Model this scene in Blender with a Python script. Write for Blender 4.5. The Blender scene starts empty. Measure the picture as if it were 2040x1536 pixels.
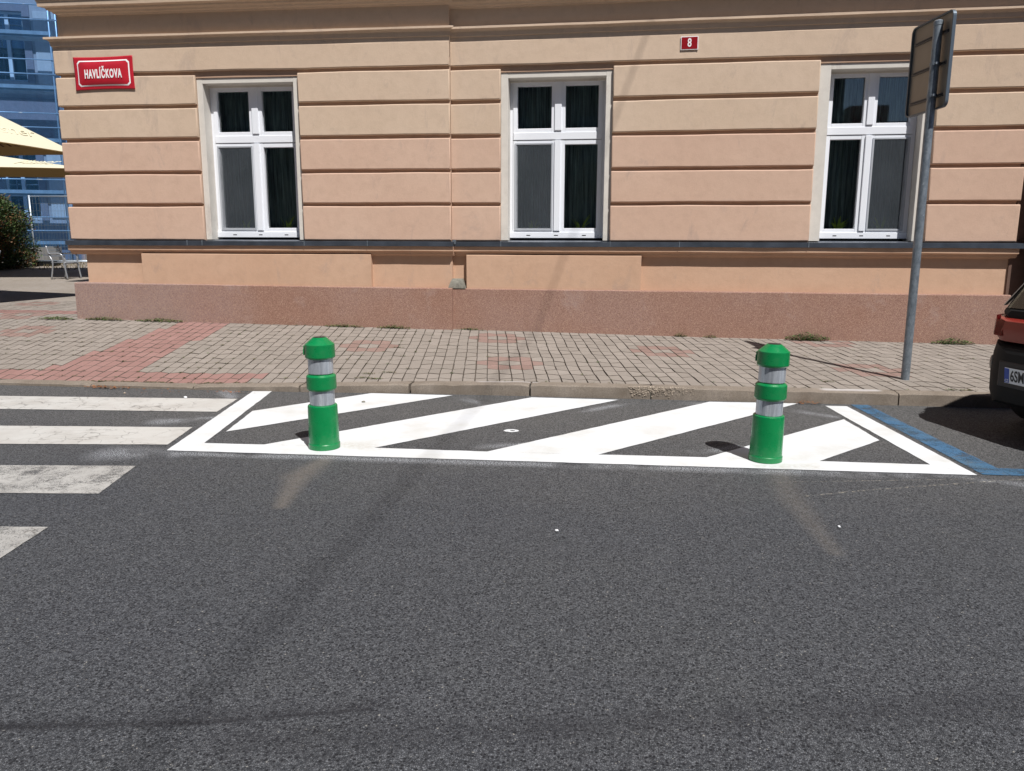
import bpy, bmesh, math, random
import numpy as np
from mathutils import Vector, Matrix, noise
random.seed(7)
S = bpy.context.scene
COL = S.collection
R = math.radians
# ------------------------------------------------------------------ camera, sky, sun, exposure
H = 1.5
PITCH, YAW, ROLL, FPX = 0.17912903530, 0.14512895161, 0.00319237607, 1552.783
cp, sp, cy, sy = math.cos(PITCH), math.sin(PITCH), math.cos(YAW), math.sin(YAW)
Fw = Vector((-sy*cp, cy*cp, -sp)); R0 = Vector((cy, sy, 0)); U0 = R0.cross(Fw)
Rt = math.cos(ROLL)*R0 + math.sin(ROLL)*U0; Up = Rt.cross(Fw)
cam = bpy.data.objects.new('camera', bpy.data.cameras.new('camera')); COL.objects.link(cam)
cam.data.sensor_width = 36; cam.data.lens = FPX/2040*36; cam.data.clip_end = 500; cam.data.clip_start = .05
cam.matrix_world = Matrix(((Rt.x, Up.x, -Fw.x, 0), (Rt.y, Up.y, -Fw.y, 0), (Rt.z, Up.z, -Fw.z, H), (0, 0, 0, 1)))
S.camera = cam
W = bpy.data.worlds.new('World'); S.world = W; W.use_nodes = True
wn = W.node_tree; bg = wn.nodes['Background']
sky = wn.nodes.new('ShaderNodeTexSky'); sky.sky_type = 'NISHITA'; sky.sun_disc = False
EL, AZ = R(57.5), R(145.5)
sky.sun_elevation = EL; sky.sun_rotation = AZ; sky.air_density = .75; sky.dust_density = .3; sky.ozone_density = 1.2
wn.links.new(sky.outputs[0], bg.inputs[0]); bg.inputs[1].default_value = .052
sl = bpy.data.lights.new('sun', 'SUN'); sl.energy = 5.0; sl.angle = R(.53); sl.color = (1, .975, .945)
so = bpy.data.objects.new('sun', sl); COL.objects.link(so)
sd = Vector((math.sin(AZ)*math.cos(EL), math.cos(AZ)*math.cos(EL), math.sin(EL)))
so.rotation_euler = (-sd).to_track_quat('-Z', 'Y').to_euler(); so.location = sd*60
S.view_settings.view_transform = 'Standard'; S.view_settings.look = 'None'
S.view_settings.exposure = .2; S.view_settings.gamma = 1; S.view_settings.use_curve_mapping = False

# ------------------------------------------------------------------ helpers
def tag(o, label=None, cat=None, group=None, kind=None):
    if label: o['label'] = label
    if cat: o['category'] = cat
    if group: o['group'] = group
    if kind: o['kind'] = kind
    return o
def empty(name, loc=(0, 0, 0), rz=0):
    o = bpy.data.objects.new(name, None); COL.objects.link(o); o.empty_display_size = .1
    o.location = loc; o.rotation_euler = (0, 0, rz); return o
def obj(name, bm, m, parent=None, smooth=False, mat=None):
    me = bpy.data.meshes.new(name)
    if isinstance(bm, bmesh.types.BMesh):
        bmesh.ops.recalc_face_normals(bm, faces=bm.faces[:]); bm.to_mesh(me); bm.free()
    else:
        me.from_pydata(bm[0], [], bm[1])
    if smooth:
        me.polygons.foreach_set('use_smooth', [True]*len(me.polygons))
        if smooth == 'crisp': me.set_sharp_from_angle(angle=R(13))
        if smooth == 'auto': me.set_sharp_from_angle(angle=R(26))
    for q in (m if isinstance(m, (list, tuple)) else [m]): me.materials.append(q)
    o = bpy.data.objects.new(name, me); COL.objects.link(o)
    if parent: o.parent = parent
    if mat is not None: o.matrix_local = mat
    return o
def dup(o, parent=None):
    c = o.copy(); COL.objects.link(c); c.parent = parent
    for ch in list(o.children): dup(ch, c)
    return c
def NB(): return bmesh.new()
def box(bm, x0, x1, y0, y1, z0, z1, bev=0, M=None):
    r = bmesh.ops.create_cube(bm, size=1)
    vs = r['verts']
    for v in vs:
        v.co = Vector(((x0+x1)/2+v.co.x*(x1-x0), (y0+y1)/2+v.co.y*(y1-y0), (z0+z1)/2+v.co.z*(z1-z0)))
        if M: v.co = M @ v.co
    if bev:
        es = list({e for v in vs for e in v.link_edges})
        bmesh.ops.bevel(bm, geom=es, offset=bev, segments=2, affect='EDGES', profile=.6)
def lathe(bm, prof, n=32, c=(0, 0, 0), cap=True):
    rings = []
    for r, z in prof:
        rings.append([bm.verts.new((c[0]+r*math.cos(2*math.pi*i/n), c[1]+r*math.sin(2*math.pi*i/n), c[2]+z)) for i in range(n)])
    for a, b in zip(rings, rings[1:]):
        for i in range(n): bm.faces.new((a[i], a[(i+1) % n], b[(i+1) % n], b[i]))
    if cap:
        bm.faces.new(rings[0][::-1]); bm.faces.new(rings[-1])
def tube(bm, pts, r, n=8, cap=True):
    pts = [Vector(p) for p in pts]; rings = []
    prev = None
    for i, p in enumerate(pts):
        d = (pts[min(i+1, len(pts)-1)]-pts[max(i-1, 0)]).normalized()
        a = (prev if prev is not None else (Vector((0, 0, 1)) if abs(d.z) < .9 else Vector((1, 0, 0))))
        x = (a - d*a.dot(d)).normalized(); prev = x; y = d.cross(x)
        rr = r[i] if isinstance(r, (list, tuple)) else r
        rings.append([bm.verts.new(p+rr*(x*math.cos(2*math.pi*k/n)+y*math.sin(2*math.pi*k/n))) for k in range(n)])
    for a, b in zip(rings, rings[1:]):
        for i in range(n): bm.faces.new((a[i], a[(i+1) % n], b[(i+1) % n], b[i]))
    if cap: bm.faces.new(rings[0][::-1]); bm.faces.new(rings[-1])
def arc(pts, n=6):
    """Catmull-Rom through points"""
    P = [Vector(p) for p in pts]; P = [P[0]*2-P[1]]+P+[P[-1]*2-P[-2]]; out = []
    for i in range(1, len(P)-2):
        for k in range(n):
            t = k/n; a, b, c, d = P[i-1:i+3]
            out.append(.5*((2*b)+(c-a)*t+(2*a-5*b+4*c-d)*t*t+(3*b-a-3*c+d)*t**3))
    out.append(P[-2]); return out
def prism(bm, poly, z0, z1):
    a = [bm.verts.new((x, y, z0)) for x, y in poly]; b = [bm.verts.new((x, y, z1)) for x, y in poly]
    bm.faces.new(a[::-1]); bm.faces.new(b)
    for i in range(len(poly)): bm.faces.new((a[i], a[(i+1) % len(poly)], b[(i+1) % len(poly)], b[i]))
def text_mesh(txt, size, name, m, parent, M, sx=1, bold=.0, depth=.002, align='CENTER', shear=0, space=1.):
    cu = bpy.data.curves.new(name, 'FONT'); cu.body = txt; cu.size = size; cu.offset = bold; cu.extrude = depth/2
    cu.align_x = align; cu.align_y = 'CENTER'; cu.shear = shear; cu.space_character = space; cu.resolution_u = 4
    t = bpy.data.objects.new('tmp', cu); COL.objects.link(t)
    dg = bpy.context.evaluated_depsgraph_get(); me = bpy.data.meshes.new_from_object(t.evaluated_get(dg))
    bpy.data.objects.remove(t); bpy.data.curves.remove(cu)
    me.transform(Matrix.Diagonal((sx, 1, 1, 1))); me.materials.clear(); me.materials.append(m)
    o = bpy.data.objects.new(name, me); COL.objects.link(o); o.parent = parent; o.matrix_local = M; return o

# ------------------------------------------------------------------ material helpers
class NT:
    def __init__(s, name, disp=False):
        s.m = bpy.data.materials.new(name); s.m.use_nodes = True; s.t = s.m.node_tree
        s.b = s.t.nodes['Principled BSDF']; s.out = s.t.nodes['Material Output']
        s.b.inputs['Roughness'].default_value = .8
        s._p = None
    def n(s, typ, **k):
        x = s.t.nodes.new(typ)
        for a, v in k.items():
            if a.startswith('_'): setattr(x, a[1:], v)
        return x
    def l(s, a, b): s.t.links.new(a, b)
    @property
    def P(s):
        if s._p is None: s._p = s.n('ShaderNodeNewGeometry').outputs['Position']
        return s._p
    def put(s, sock, v):
        if isinstance(v, bpy.types.NodeSocket): s.l(v, sock)
        elif v is not None:
            if sock.type == 'RGBA' and len(v) == 3: v = (*v, 1)
            sock.default_value = v
    def noise(s, scale, detail=3, rough=.55, vec=None, dist=0):
        x = s.n('ShaderNodeTexNoise'); x.inputs['Scale'].default_value = scale; x.inputs['Detail'].default_value = detail
        x.inputs['Roughness'].default_value = rough; x.inputs['Distortion'].default_value = dist
        s.l(vec or s.P, x.inputs['Vector']); return x.outputs[0]
    def voro(s, scale, feature='F1', vec=None, out='Distance'):
        x = s.n('ShaderNodeTexVoronoi'); x.feature = feature; x.inputs['Scale'].default_value = scale
        s.l(vec or s.P, x.inputs['Vector']); return x.outputs[out]
    def ma(s, op, a, b=None, c=None, clamp=False):
        x = s.n('ShaderNodeMath'); x.operation = op; x.use_clamp = clamp
        s.put(x.inputs[0], a); s.put(x.inputs[1], b); s.put(x.inputs[2], c); return x.outputs[0]
    def rng(s, v, a, b, c=0., d=1., smooth=False):
        x = s.n('ShaderNodeMapRange'); x.clamp = True
        if smooth: x.interpolation_type = 'SMOOTHSTEP'
        s.put(x.inputs[0], v)
        for i, q in enumerate((a, b, c, d)): x.inputs[i+1].default_value = q
        return x.outputs[0]
    def mix(s, f, a, b, mode='MIX'):
        x = s.n('ShaderNodeMix'); x.data_type = 'RGBA'; x.blend_type = mode
        s.put(x.inputs[0], f); s.put(x.inputs[6], a); s.put(x.inputs[7], b); return x.outputs[2]
    def scalev(s, v, sc):
        x = s.n('ShaderNodeVectorMath'); x.operation = 'MULTIPLY'; s.l(v, x.inputs[0]); x.inputs[1].default_value = sc; return x.outputs[0]
    def bump(s, h, strength=.3, dist=.01, prev=None):
        x = s.n('ShaderNodeBump'); x.inputs['Strength'].default_value = strength; x.inputs['Distance'].default_value = dist
        s.l(h, x.inputs['Height'])
        if prev: s.l(prev, x.inputs['Normal'])
        s.l(x.outputs[0], s.b.inputs['Normal']); return x.outputs[0]
    def seg(s, a, b, w0, w1, soft=1.):
        """soft mask around the ground segment a-b, half width w0 -> w1"""
        ax, ay = a; dx, dy = b[0]-ax, b[1]-ay; L2 = dx*dx+dy*dy
        sx = s.n('ShaderNodeSeparateXYZ'); s.l(s.P, sx.inputs[0])
        px = s.ma('SUBTRACT', sx.outputs[0], ax); py = s.ma('SUBTRACT', sx.outputs[1], ay)
        t = s.ma('ADD', s.ma('MULTIPLY', px, dx/L2), s.ma('MULTIPLY', py, dy/L2), clamp=True)
        qx = s.ma('SUBTRACT', px, s.ma('MULTIPLY', t, dx)); qy = s.ma('SUBTRACT', py, s.ma('MULTIPLY', t, dy))
        d = s.ma('SQRT', s.ma('ADD', s.ma('MULTIPLY', qx, qx), s.ma('MULTIPLY', qy, qy)))
        w = s.ma('MULTIPLY_ADD', t, w1-w0, w0)
        return s.rng(s.ma('DIVIDE', d, w), 1, 1-soft, 0, 1, smooth=True)
    def base(s, c): s.put(s.b.inputs['Base Color'], c)
    def rough(s, v): s.put(s.b.inputs['Roughness'], v)
    def spec(s, v): s.b.inputs['Specular IOR Level'].default_value = v
def plain(name, c, rough=.6, metal=0, spec=.5, var=0, scale=8, bump=0, bscale=60, bdist=.003):
    q = NT(name); q.rough(rough); q.b.inputs['Metallic'].default_value = metal; q.spec(spec)
    tc = q.n('ShaderNodeTexCoord').outputs['Object']
    if var:
        f = q.rng(q.noise(scale, 5, .6, tc), .3, .7)
        q.base(q.mix(f, tuple(x*(1-var) for x in c), tuple(min(1, x*(1+var)) for x in c)))
    else: q.base(c)
    if bump: q.bump(q.noise(bscale, 3, .6, tc), bump, bdist)
    return q.m

# asphalt -----------------------------------------------------------
q = NT('asphalt'); q.spec(.35)
cellc = q.voro(150, 'F1', out='Color'); sep = q.n('ShaderNodeSeparateColor'); q.l(cellc, sep.inputs[0])
cell = sep.outputs[0]
edge = q.voro(150, 'DISTANCE_TO_EDGE')
big = q.noise(.55, 4, .5); med = q.noise(3.5, 5, .62); fine = q.noise(70, 4, .7); hf = q.noise(210, 3, .7)
c0 = q.mix(q.rng(big, .35, .65), (.086, .095, .116), (.114, .121, .124))
c1 = q.mix(q.rng(med, .3, .7), (.096, .104, .122), c0)
ys_ = q.n('ShaderNodeSeparateXYZ'); q.l(q.P, ys_.inputs[0]); dusty = q.rng(q.ma('ADD', ys_.outputs[1], q.ma('MULTIPLY', q.noise(1.5, 4), 2.)), 5.2, 7.6, 0, .9); c1 = q.mix(dusty, c1, (.235, .228, .212))
stone = q.mix(q.rng(cell, .1, .93), q.mix(.68, c1, (.012, .013, .016)), q.mix(.42, c1, (.26, .265, .275)))
vp = q.voro(82, out='Color'); sp2 = q.n('ShaderNodeSeparateColor'); q.l(vp, sp2.inputs[0]); vd = q.voro(82)
hole = q.ma('MULTIPLY', q.rng(sp2.outputs[0], .66, .72), q.rng(q.ma('ADD', vd, q.ma('MULTIPLY', hf, .25)), .62, .42))
rimm = q.ma('MULTIPLY', q.rng(sp2.outputs[0], .70, .78), q.rng(vd, .45, .6))
pit = q.ma('SUBTRACT', 1., q.ma('MAXIMUM', q.ma('MULTIPLY', hole, .98), q.rng(q.ma('ADD', fine, q.ma('MULTIPLY', hf, .35)), .60, .50, 0, .75)))
c2 = q.mix(pit, (.012, .0125, .016), stone)
c2 = q.mix(q.rng(edge, 0, .14, .8, 0), c2, (.03, .031, .035))
lt = q.ma('MULTIPLY', q.rng(sep.outputs[1], .992, .997), q.rng(edge, .05, .1))
c2 = q.mix(lt, c2, (.30, .29, .27))
gr2 = q.rng(q.noise(38, 5, .75), .32, .68, 0, 1); c2 = q.mix(q.ma('MULTIPLY', gr2, .34), c2, q.mix(.5, c2, (.012, .012, .016))); c2 = q.mix(q.rng(q.noise(55, 4, .8), .55, .75, 0, .35), c2, (.20, .20, .21))
spk = q.ma('MULTIPLY', q.rng(q.voro(1.7), .03, .012), 1.)
c2 = q.mix(spk, c2, (.012, .012, .014))
# dust trails, chalk, tyre marks, paint mist: stains with shapes of their own
dn = q.rng(q.noise(24, 4, .7), .25, .7, .35, 1)
d1 = q.ma('MAXIMUM', q.seg((-2.08, 5.15), (-2.09, 4.66), .10, .17), q.seg((-2.09, 4.66), (-1.95, 4.08), .15, .07))
d2 = q.ma('MAXIMUM', q.seg((1.05, 5.3), (1.02, 4.7), .16, .15), q.seg((1.02, 4.7), (1.06, 3.85), .15, .07))
dm = q.ma('MULTIPLY', q.ma('MAXIMUM', q.ma('MULTIPLY', d1, .62), q.ma('MULTIPLY', d2, .34)), dn)
c2 = q.mix(dm, c2, (.23, .20, .17))
brk = q.rng(q.noise(30, 4, .8), .5, .62)
ch = q.ma('MAXIMUM', q.seg((1.1, 4.75), (1.5, 4.93), .012, .02), q.seg((1.5, 4.93), (2.75, 5.40), .012, .018))
ch = q.ma('MAXIMUM', ch, q.seg((1.0, 5.02), (2.3, 5.30), .008, .01))
c2 = q.mix(q.ma('MULTIPLY', ch, brk), c2, (.48, .44, .36))
ty = q.ma('MAXIMUM', q.seg((-2.6, 1.80), (-.8, 2.24), .06, .08), q.seg((-1.2, 1.98), (2.6, 2.9), .12, .16))
c2 = q.mix(q.ma('MULTIPLY', ty, q.rng(q.noise(3, 4, .7), .35, .65, .12, .45)), c2, (.022, .022, .027))
ty2 = q.ma('MAXIMUM', q.seg((-2.5, 1.86), (-1.30, 2.08), .035, .03), q.seg((-1.30, 2.08), (-.80, 2.23), .03, .012)); c2 = q.mix(q.ma('MULTIPLY', ty2, q.rng(q.noise(20, 4, .8), .35, .6, .25, .8)), c2, (.018, .018, .022))
mist = q.ma('MAXIMUM', q.seg((-3.65, 5.0), (-3.2, 5.05), .28, .15), q.seg((-3.2, 5.07), (2.2, 5.33), .10, .13))
mist = q.ma('MAXIMUM', mist, q.seg((-3.85, 7.1), (-4.1, 7.42), .10, .16)); mist = q.ma('MAXIMUM', mist, q.seg((-3.55, 6.2), (-3.9, 6.0), .1, .2))
for a, b in (((-1.60, 7.42), (-1.1, 6.9)), ((.05, 7.45), (-.35, 7.0)), ((-1.05, 5.62), (-.6, 5.75)), ((1.6, 7.3), (1.85, 7.12)), ((.55, 5.68), (.85, 5.9)), ((2.3, 5.25), (2.6, 5.2)), ((.6, 7.5), (.9, 7.56))):
    mist = q.ma('MAXIMUM', mist, q.seg(a, b, .11, .09))
mn = q.rng(q.noise(120, 3, .8), .50, .62); mn2 = q.rng(q.noise(2.2, 3, .6), .36, .52)
c2 = q.mix(q.ma('MULTIPLY', q.ma('MULTIPLY', mist, mn), q.ma('MULTIPLY', mn2, 1.)), c2, (.74, .77, .82))
sk = q.rng(q.noise(6, 5, .8, q.scalev(q.P, (.7, 2.4, 1))), .66, .70)
c2 = q.mix(q.ma('MULTIPLY', q.ma('MULTIPLY', sk, q.seg((1.2, 4.35), (3.2, 4.0), .9, .9)), brk), c2, (.5, .5, .5))
q.base(c2); q.rough(q.rng(pit, 0, 1, .95, .72))
hh = q.ma('ADD', q.ma('MULTIPLY', pit, .7), q.ma('MULTIPLY', q.rng(edge, 0, .25), .6))
q.bump(hh, .9, .005)
M_ASPH = q.m
# road paint ----------------------------------------------------------
def paint(name, c, wear, crack, dirt):
    q = NT(name); q.rough(.55); q.spec(.3)
    n1 = q.noise(2.2, 5, .65); n2 = q.noise(45, 4, .75)
    col = q.mix(q.rng(n1, .45, .72), c, dirt)
    fn = q.rng(q.noise(8, 5, .7), .5, .75)
    col = q.mix(q.ma('MULTIPLY', fn, .35), col, dirt)
    for a, b, w in (((-2.25, 5.5), (-1.75, 5.45), .17), ((.95, 5.38), (1.3, 5.42), .12)):
        col = q.mix(q.ma('MULTIPLY', q.seg(a, b, w, w), q.rng(q.noise(30, 4, .7), .35, .7, 0, .55)), col, (.42, .37, .30))
    if crack:
        v2 = q.mix(.12, q.P, q.n('ShaderNodeTexNoise').outputs['Color'])
        warp = q.n('ShaderNodeVectorMath'); warp.operation = 'MULTIPLY_ADD'
        nz = q.n('ShaderNodeTexNoise'); nz.inputs['Scale'].default_value = 9; nz.inputs['Detail'].default_value = 4; q.l(q.P, nz.inputs['Vector'])
        q.l(nz.outputs['Color'], warp.inputs[0]); warp.inputs[1].default_value = (.16, .16, 0); q.l(q.P, warp.inputs[2])
        ed = q.voro(6.5, 'DISTANCE_TO_EDGE', warp.outputs[0])
        cm = q.ma('MULTIPLY', q.rng(ed, .012, .03, 1, 0), q.rng(q.noise(3, 3, .6), .42, .6))
        col = q.mix(q.ma('MULTIPLY', cm, .7), col, (.12, .11, .10))
    q.base(col); q.bump(q.ma('ADD', n2, q.ma('MULTIPLY', q.noise(140, 3, .7), .8)), .35, .003)
    if wear is not None:
        lo, hi = wear
        tr = q.n('ShaderNodeBsdfTransparent'); mx = q.n('ShaderNodeMixShader')
        w = q.rng(q.ma('ADD', q.ma('MULTIPLY', q.noise(140, 4, .8), .55), q.ma('MULTIPLY', q.noise(5, 5, .7), .45)), lo, hi)
        q.l(w, mx.inputs[0]); q.l(q.b.outputs[0], mx.inputs[1]); q.l(tr.outputs[0], mx.inputs[2]); q.l(mx.outputs[0], q.out.inputs[0])
    return q.m
M_WHITE = paint('fresh_white_paint', (.68, .70, .72), (.655, .72), False, (.575, .575, .55))
M_ZEB = paint('old_white_paint', (.52, .51, .485), (.60, .69), True, (.42, .40, .37))
M_ZEBW = paint('worn_white_paint', (.43, .42, .40), (.49, .60), True, (.30, .29, .275))
M_BLUE = paint('blue_paint', (.050, .135, .245), (.50, .60), True, (.07, .14, .21))

# pavers ---------------------------------------------------------------
def paver_mat(name, c, c2, red=False):
    q = NT(name); q.spec(.25); q.rough(.85)
    oi = q.n('ShaderNodeObjectInfo').outputs['Random']
    at = q.n('ShaderNodeAttribute'); at.attribute_name = 'tint'; rnd = q.ma('FRACT', q.ma('ADD', oi, at.outputs['Fac']))
    n1 = q.noise(1.1, 4, .6); n2 = q.noise(60, 4, .75)
    col = q.mix(q.rng(n1, .35, .65), c, c2)
    col = q.mix(rnd, tuple(x*.9 for x in c), col)
    col = q.mix(q.rng(n2, .35, .75, 0, .5), col, tuple(x*.62 for x in c))
    pale = q.rng(q.noise(2.6, 5, .75), .62, .72, 0, .5)
    col = q.mix(pale, col, (.40, .365, .33) if not red else (.40, .25, .22))
    q.base(col); q.bump(q.ma('ADD', n2, q.noise(180, 3, .7)), .4, .003); return q.m
M_PAV = paver_mat('grey_paver', (.285, .250, .218), (.325, .285, .252))
M_PAVR = paver_mat('red_paver', (.310, .178, .157), (.335, .202, .180), True)
M_PAVS = paver_mat('dusty_red_paver', (.275, .185, .158), (.295, .205, .178), True)
M_BED = plain('joint_sand', (.105, .084, .066), .95, var=.35, scale=20)
q = NT('kerb_concrete'); q.rough(.9); q.spec(.2)
n1 = q.noise(4, 5, .7); n2 = q.noise(130, 4, .8)
col = q.mix(q.rng(n1, .3, .7), (.215, .175, .135), (.34, .29, .24)); col = q.mix(q.rng(n2, .38, .62, .75, 0), col, (.12, .10, .085))
st_ = q.rng(q.noise(11, 5, .75), .52, .68, 0, .5); col = q.mix(st_, col, (.17, .145, .12))
lime = q.ma('MAXIMUM', q.seg((-1.45, 7.78), (-.9, 7.80), .10, .09), q.seg((1.95, 7.82), (2.4, 7.84), .10, .09))
col = q.mix(q.ma('MULTIPLY', lime, .6), col, (.62, .60, .60))
q.base(col); q.bump(n2, .6, .005); M_KERB = q.m
# plaza ---------------------------------------------------------------
q = NT('plaza_ground'); q.rough(.95); q.spec(.2)
col = q.mix(q.rng(q.noise(.5, 5, .6), .35, .65), (.27, .235, .20), (.33, .29, .255))
col = q.mix(q.rng(q.noise(6, 5, .8), .45, .7, 0, .6), col, (.20, .165, .12)); col = q.mix(q.rng(q.noise(40, 4, .8), .4, .7, 0, .4), col, (.15, .13, .11))
q.base(col); q.bump(q.noise(30, 5, .8), .5, .02); M_PLAZA = q.m
# stucco --------------------------------------------------------------
def stucco(name, c, c2, bs=1.):
    q = NT(name); q.spec(.2); q.rough(.9)
    f1 = q.rng(q.noise(.7, 5, .62), .35, .65); n2 = q.noise(90, 4, .75); n3 = q.noise(7, 5, .65)
    col = q.mix(f1, c, c2); col = q.mix(q.rng(n3, .45, .72, 0, .36), col, tuple(x*.80 for x in c))
    stv = q.noise(3.2, 5, .75, q.scalev(q.P, (1, 1, .45)), .6)
    col = q.mix(q.rng(stv, .57, .72, 0, .38), col, (.33, .26, .23))
    col = q.mix(q.rng(n2, .4, .75, 0, .12), col, tuple(x*.6 for x in c))
    q.base(col); b = q.bump(n3, .30*bs, .012); q.bump(n2, .4*bs, .0035, b); return q.m
M_BEIGE = stucco('beige_stucco', (.575, .435, .320), (.605, .465, .350))
M_PINK = stucco('pink_stucco', (.570, .390, .292), (.598, .420, .318))
M_APR = stucco('apricot_stucco', (.550, .355, .242), (.580, .388, .272))
M_WALL = stucco('brown_stucco', (.44, .29, .205), (.46, .31, .22))
M_SURR = stucco('cream_stucco', (.62, .585, .53), (.68, .64, .58), .5)
q = NT('plinth_render'); q.rough(.85); q.spec(.3)
vc = q.voro(125, out='Color'); sp_ = q.n('ShaderNodeSeparateColor'); q.l(vc, sp_.inputs[0])
f1 = q.rng(q.noise(.9, 4, .6), .35, .65)
col = q.mix(f1, (.290, .162, .120), (.305, .188, .152))
xs = q.n('ShaderNodeSeparateXYZ'); q.l(q.P, xs.inputs[0])
gl = q.rng(q.ma('ADD', xs.outputs[0], q.ma('MULTIPLY', q.noise(1.3, 3), 3)), -6.0, -3.6, .85, 0)
col = q.mix(gl, col, (.31, .225, .205))
col = q.mix(q.rng(sp_.outputs[0], .55, .95, 0, .55), col, (.50, .335, .24)); col = q.mix(q.rng(sp_.outputs[1], .6, .95, 0, .5), col, (.14, .06, .042))
st = q.rng(q.noise(2.4, 4, .7, q.scalev(q.P, (1, 1, .25))), .58, .76, 0, .4); col = q.mix(st, col, (.20, .10, .075))
ef = q.rng(q.noise(1.9, 5, .7), .6, .75, 0, .35); col = q.mix(ef, col, (.42, .33, .30))
q.base(col); q.bump(q.voro(160), .35, .004); M_PLI = q.m
# other materials -------------------------------------------------------
M_SHEET = plain('dark_sheet_metal', (.085, .100, .125), .38, .6, var=.25, scale=5, bump=.1, bscale=4, bdist=.01)
M_PVC = plain('white_pvc', (.80, .82, .86), .3, var=.01, scale=3)
M_SCRF = plain('grey_screen_frame', (.42, .44, .47), .4)
M_DARKSLOT = plain('black_slot', (.01, .01, .01), .8)
def glassy(name, tint, fac, rough=.02, frn=1.45, boost=1.):
    q = NT(name); t = q.t; t.nodes.remove(q.b)
    tr = q.n('ShaderNodeBsdfTransparent'); tr.inputs[0].default_value = (*tint, 1)
    gl = q.n('ShaderNodeBsdfGlossy'); gl.inputs['Roughness'].default_value = rough; gl.inputs[0].default_value = (1, 1, 1, 1)
    fr = q.n('ShaderNodeFresnel'); fr.inputs[0].default_value = frn
    mx = q.n('ShaderNodeMixShader'); q.l(q.ma('MULTIPLY_ADD', fr.outputs[0], boost, fac, clamp=True), mx.inputs[0])
    q.l(tr.outputs[0], mx.inputs[1]); q.l(gl.outputs[0], mx.inputs[2]); q.l(mx.outputs[0], q.out.inputs[0]); return q.m
M_GLASS = glassy('window_glass', (.93, .96, .95), .04, boost=1.2)
M_CARGL = glassy('car_glass', (.55, .6, .58), .03)
def veil(name, c, fac, scale=None, rough=.9):
    q = NT(name); q.base(c); q.rough(rough)
    tr = q.n('ShaderNodeBsdfTransparent'); mx = q.n('ShaderNodeMixShader')
    f = fac
    if scale: f = q.rng(q.noise(scale, 4, .7), .3, .7, fac*.8, min(1, fac*1.2))
    q.put(mx.inputs[0], f); q.l(tr.outputs[0], mx.inputs[1]); q.l(q.b.outputs[0], mx.inputs[2]); q.l(mx.outputs[0], q.out.inputs[0]); return q.m
M_MESH = veil('insect_mesh', (.085, .10, .115), .27, 3)
M_ROOM = plain('dark_room', (.05, .05, .05), .9)
q = NT('dark_curtain'); q.rough(.9); wv = q.noise(20, 3, .6, q.scalev(q.P, (3, 1, .1)))
q.base(q.mix(q.rng(wv, .3, .7), (.06, .09, .092), (.34, .44, .43))); M_CURT = q.m
M_GREEN = None
q = NT('green_plastic'); q.rough(.26); q.spec(.5)
tc = q.n('ShaderNodeTexCoord').outputs['Object']
gcol = q.mix(q.rng(q.noise(9, 4, .6, tc), .3, .7), (.002, .185, .052), (.003, .215, .062))
scf = q.rng(q.noise(14, 5, .8, q.scalev(tc, (2.2, 2.2, .5))), .67, .72, 0, .45); gcol = q.mix(scf, gcol, (.25, .50, .33))
dst = q.rng(q.noise(5, 5, .75, tc), .5, .8, 0, .18); gcol = q.mix(dst, gcol, (.22, .30, .2))
q.base(gcol); q.rough(q.rng(q.noise(12, 4, .7, tc), .3, .7, .2, .4)); q.bump(q.noise(6, 3, .5, tc), .12, .01); M_GREEN = q.m
q = NT('reflective_sheet'); q.b.inputs['Metallic'].default_value = .55
tc = q.n('ShaderNodeTexCoord').outputs['Object']
st = q.noise(26, 4, .7, q.scalev(tc, (1.6, 1.6, .12))); gr = q.voro(260, vec=tc)
c = q.mix(q.rng(st, .35, .68), (.42, .45, .50), (.80, .84, .90)); c = q.mix(q.rng(gr, .2, .6, 0, .35), c, (.36, .39, .44))
q.base(c); q.rough(q.rng(st, .3, .7, .3, .48)); q.bump(gr, .15, .002); M_REFL = q.m
q = NT('galvanised_steel'); q.b.inputs['Metallic'].default_value = .55
tc = q.n('ShaderNodeTexCoord').outputs['Object']
n1 = q.noise(22, 5, .75, q.scalev(tc, (1, 1, .5)))
c = q.mix(q.rng(n1, .35, .6), (.15, .18, .21), (.27, .31, .35)); c = q.mix(q.rng(q.noise(30, 4, .8, q.scalev(tc, (1, 1, .6))), .62, .70, 0, .8), c, (.60, .65, .70))
q.base(c); q.rough(.5); M_GALV = q.m
M_SIGNBACK = plain('sign_back', (.26, .235, .195), .42, .35, var=.08, scale=3)
M_SIGNRIM = plain('sign_rim', (.12, .15, .18), .4, .5)
M_SIGNRAIL = plain('sign_rail', (.12, .12, .125), .5, .4)
M_SIGNFACE = plain('sign_face', (.03, .09, .30), .3)
M_ENRED = plain('red_enamel', (.46, .022, .036), .16, var=.08, scale=4)
M_DRED = plain('dark_red_enamel', (.27, .012, .018), .2, var=.06)
M_ENWH = plain('white_enamel', (.85, .83, .83), .2)
M_STONE = plain('grey_stone', (.21, .20, .165), .9, var=.3, scale=30, bump=.5, bscale=50, bdist=.008)
M_BLACKPL = plain('black_plastic', (.008, .009, .010), .65, spec=.2, var=.1)
M_CARRED = plain('red_car_paint', (.22, .024, .018), .25, 0, var=.04)
M_LAMP = plain('red_lamp', (.20, .010, .010), .12)
M_TYRE = plain('tyre_rubber', (.02, .02, .02), .85); M_ALU = plain('aluminium', (.42, .43, .45), .3, .55)
M_WHPL = plain('plate_white', (.75, .76, .78), .35); M_EUB = plain('plate_blue', (.01, .06, .38), .4); M_BLK = plain('black_print', (.01, .01, .012), .5)
M_AMBER = plain('pale_reflector', (.30, .24, .19), .25)
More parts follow.
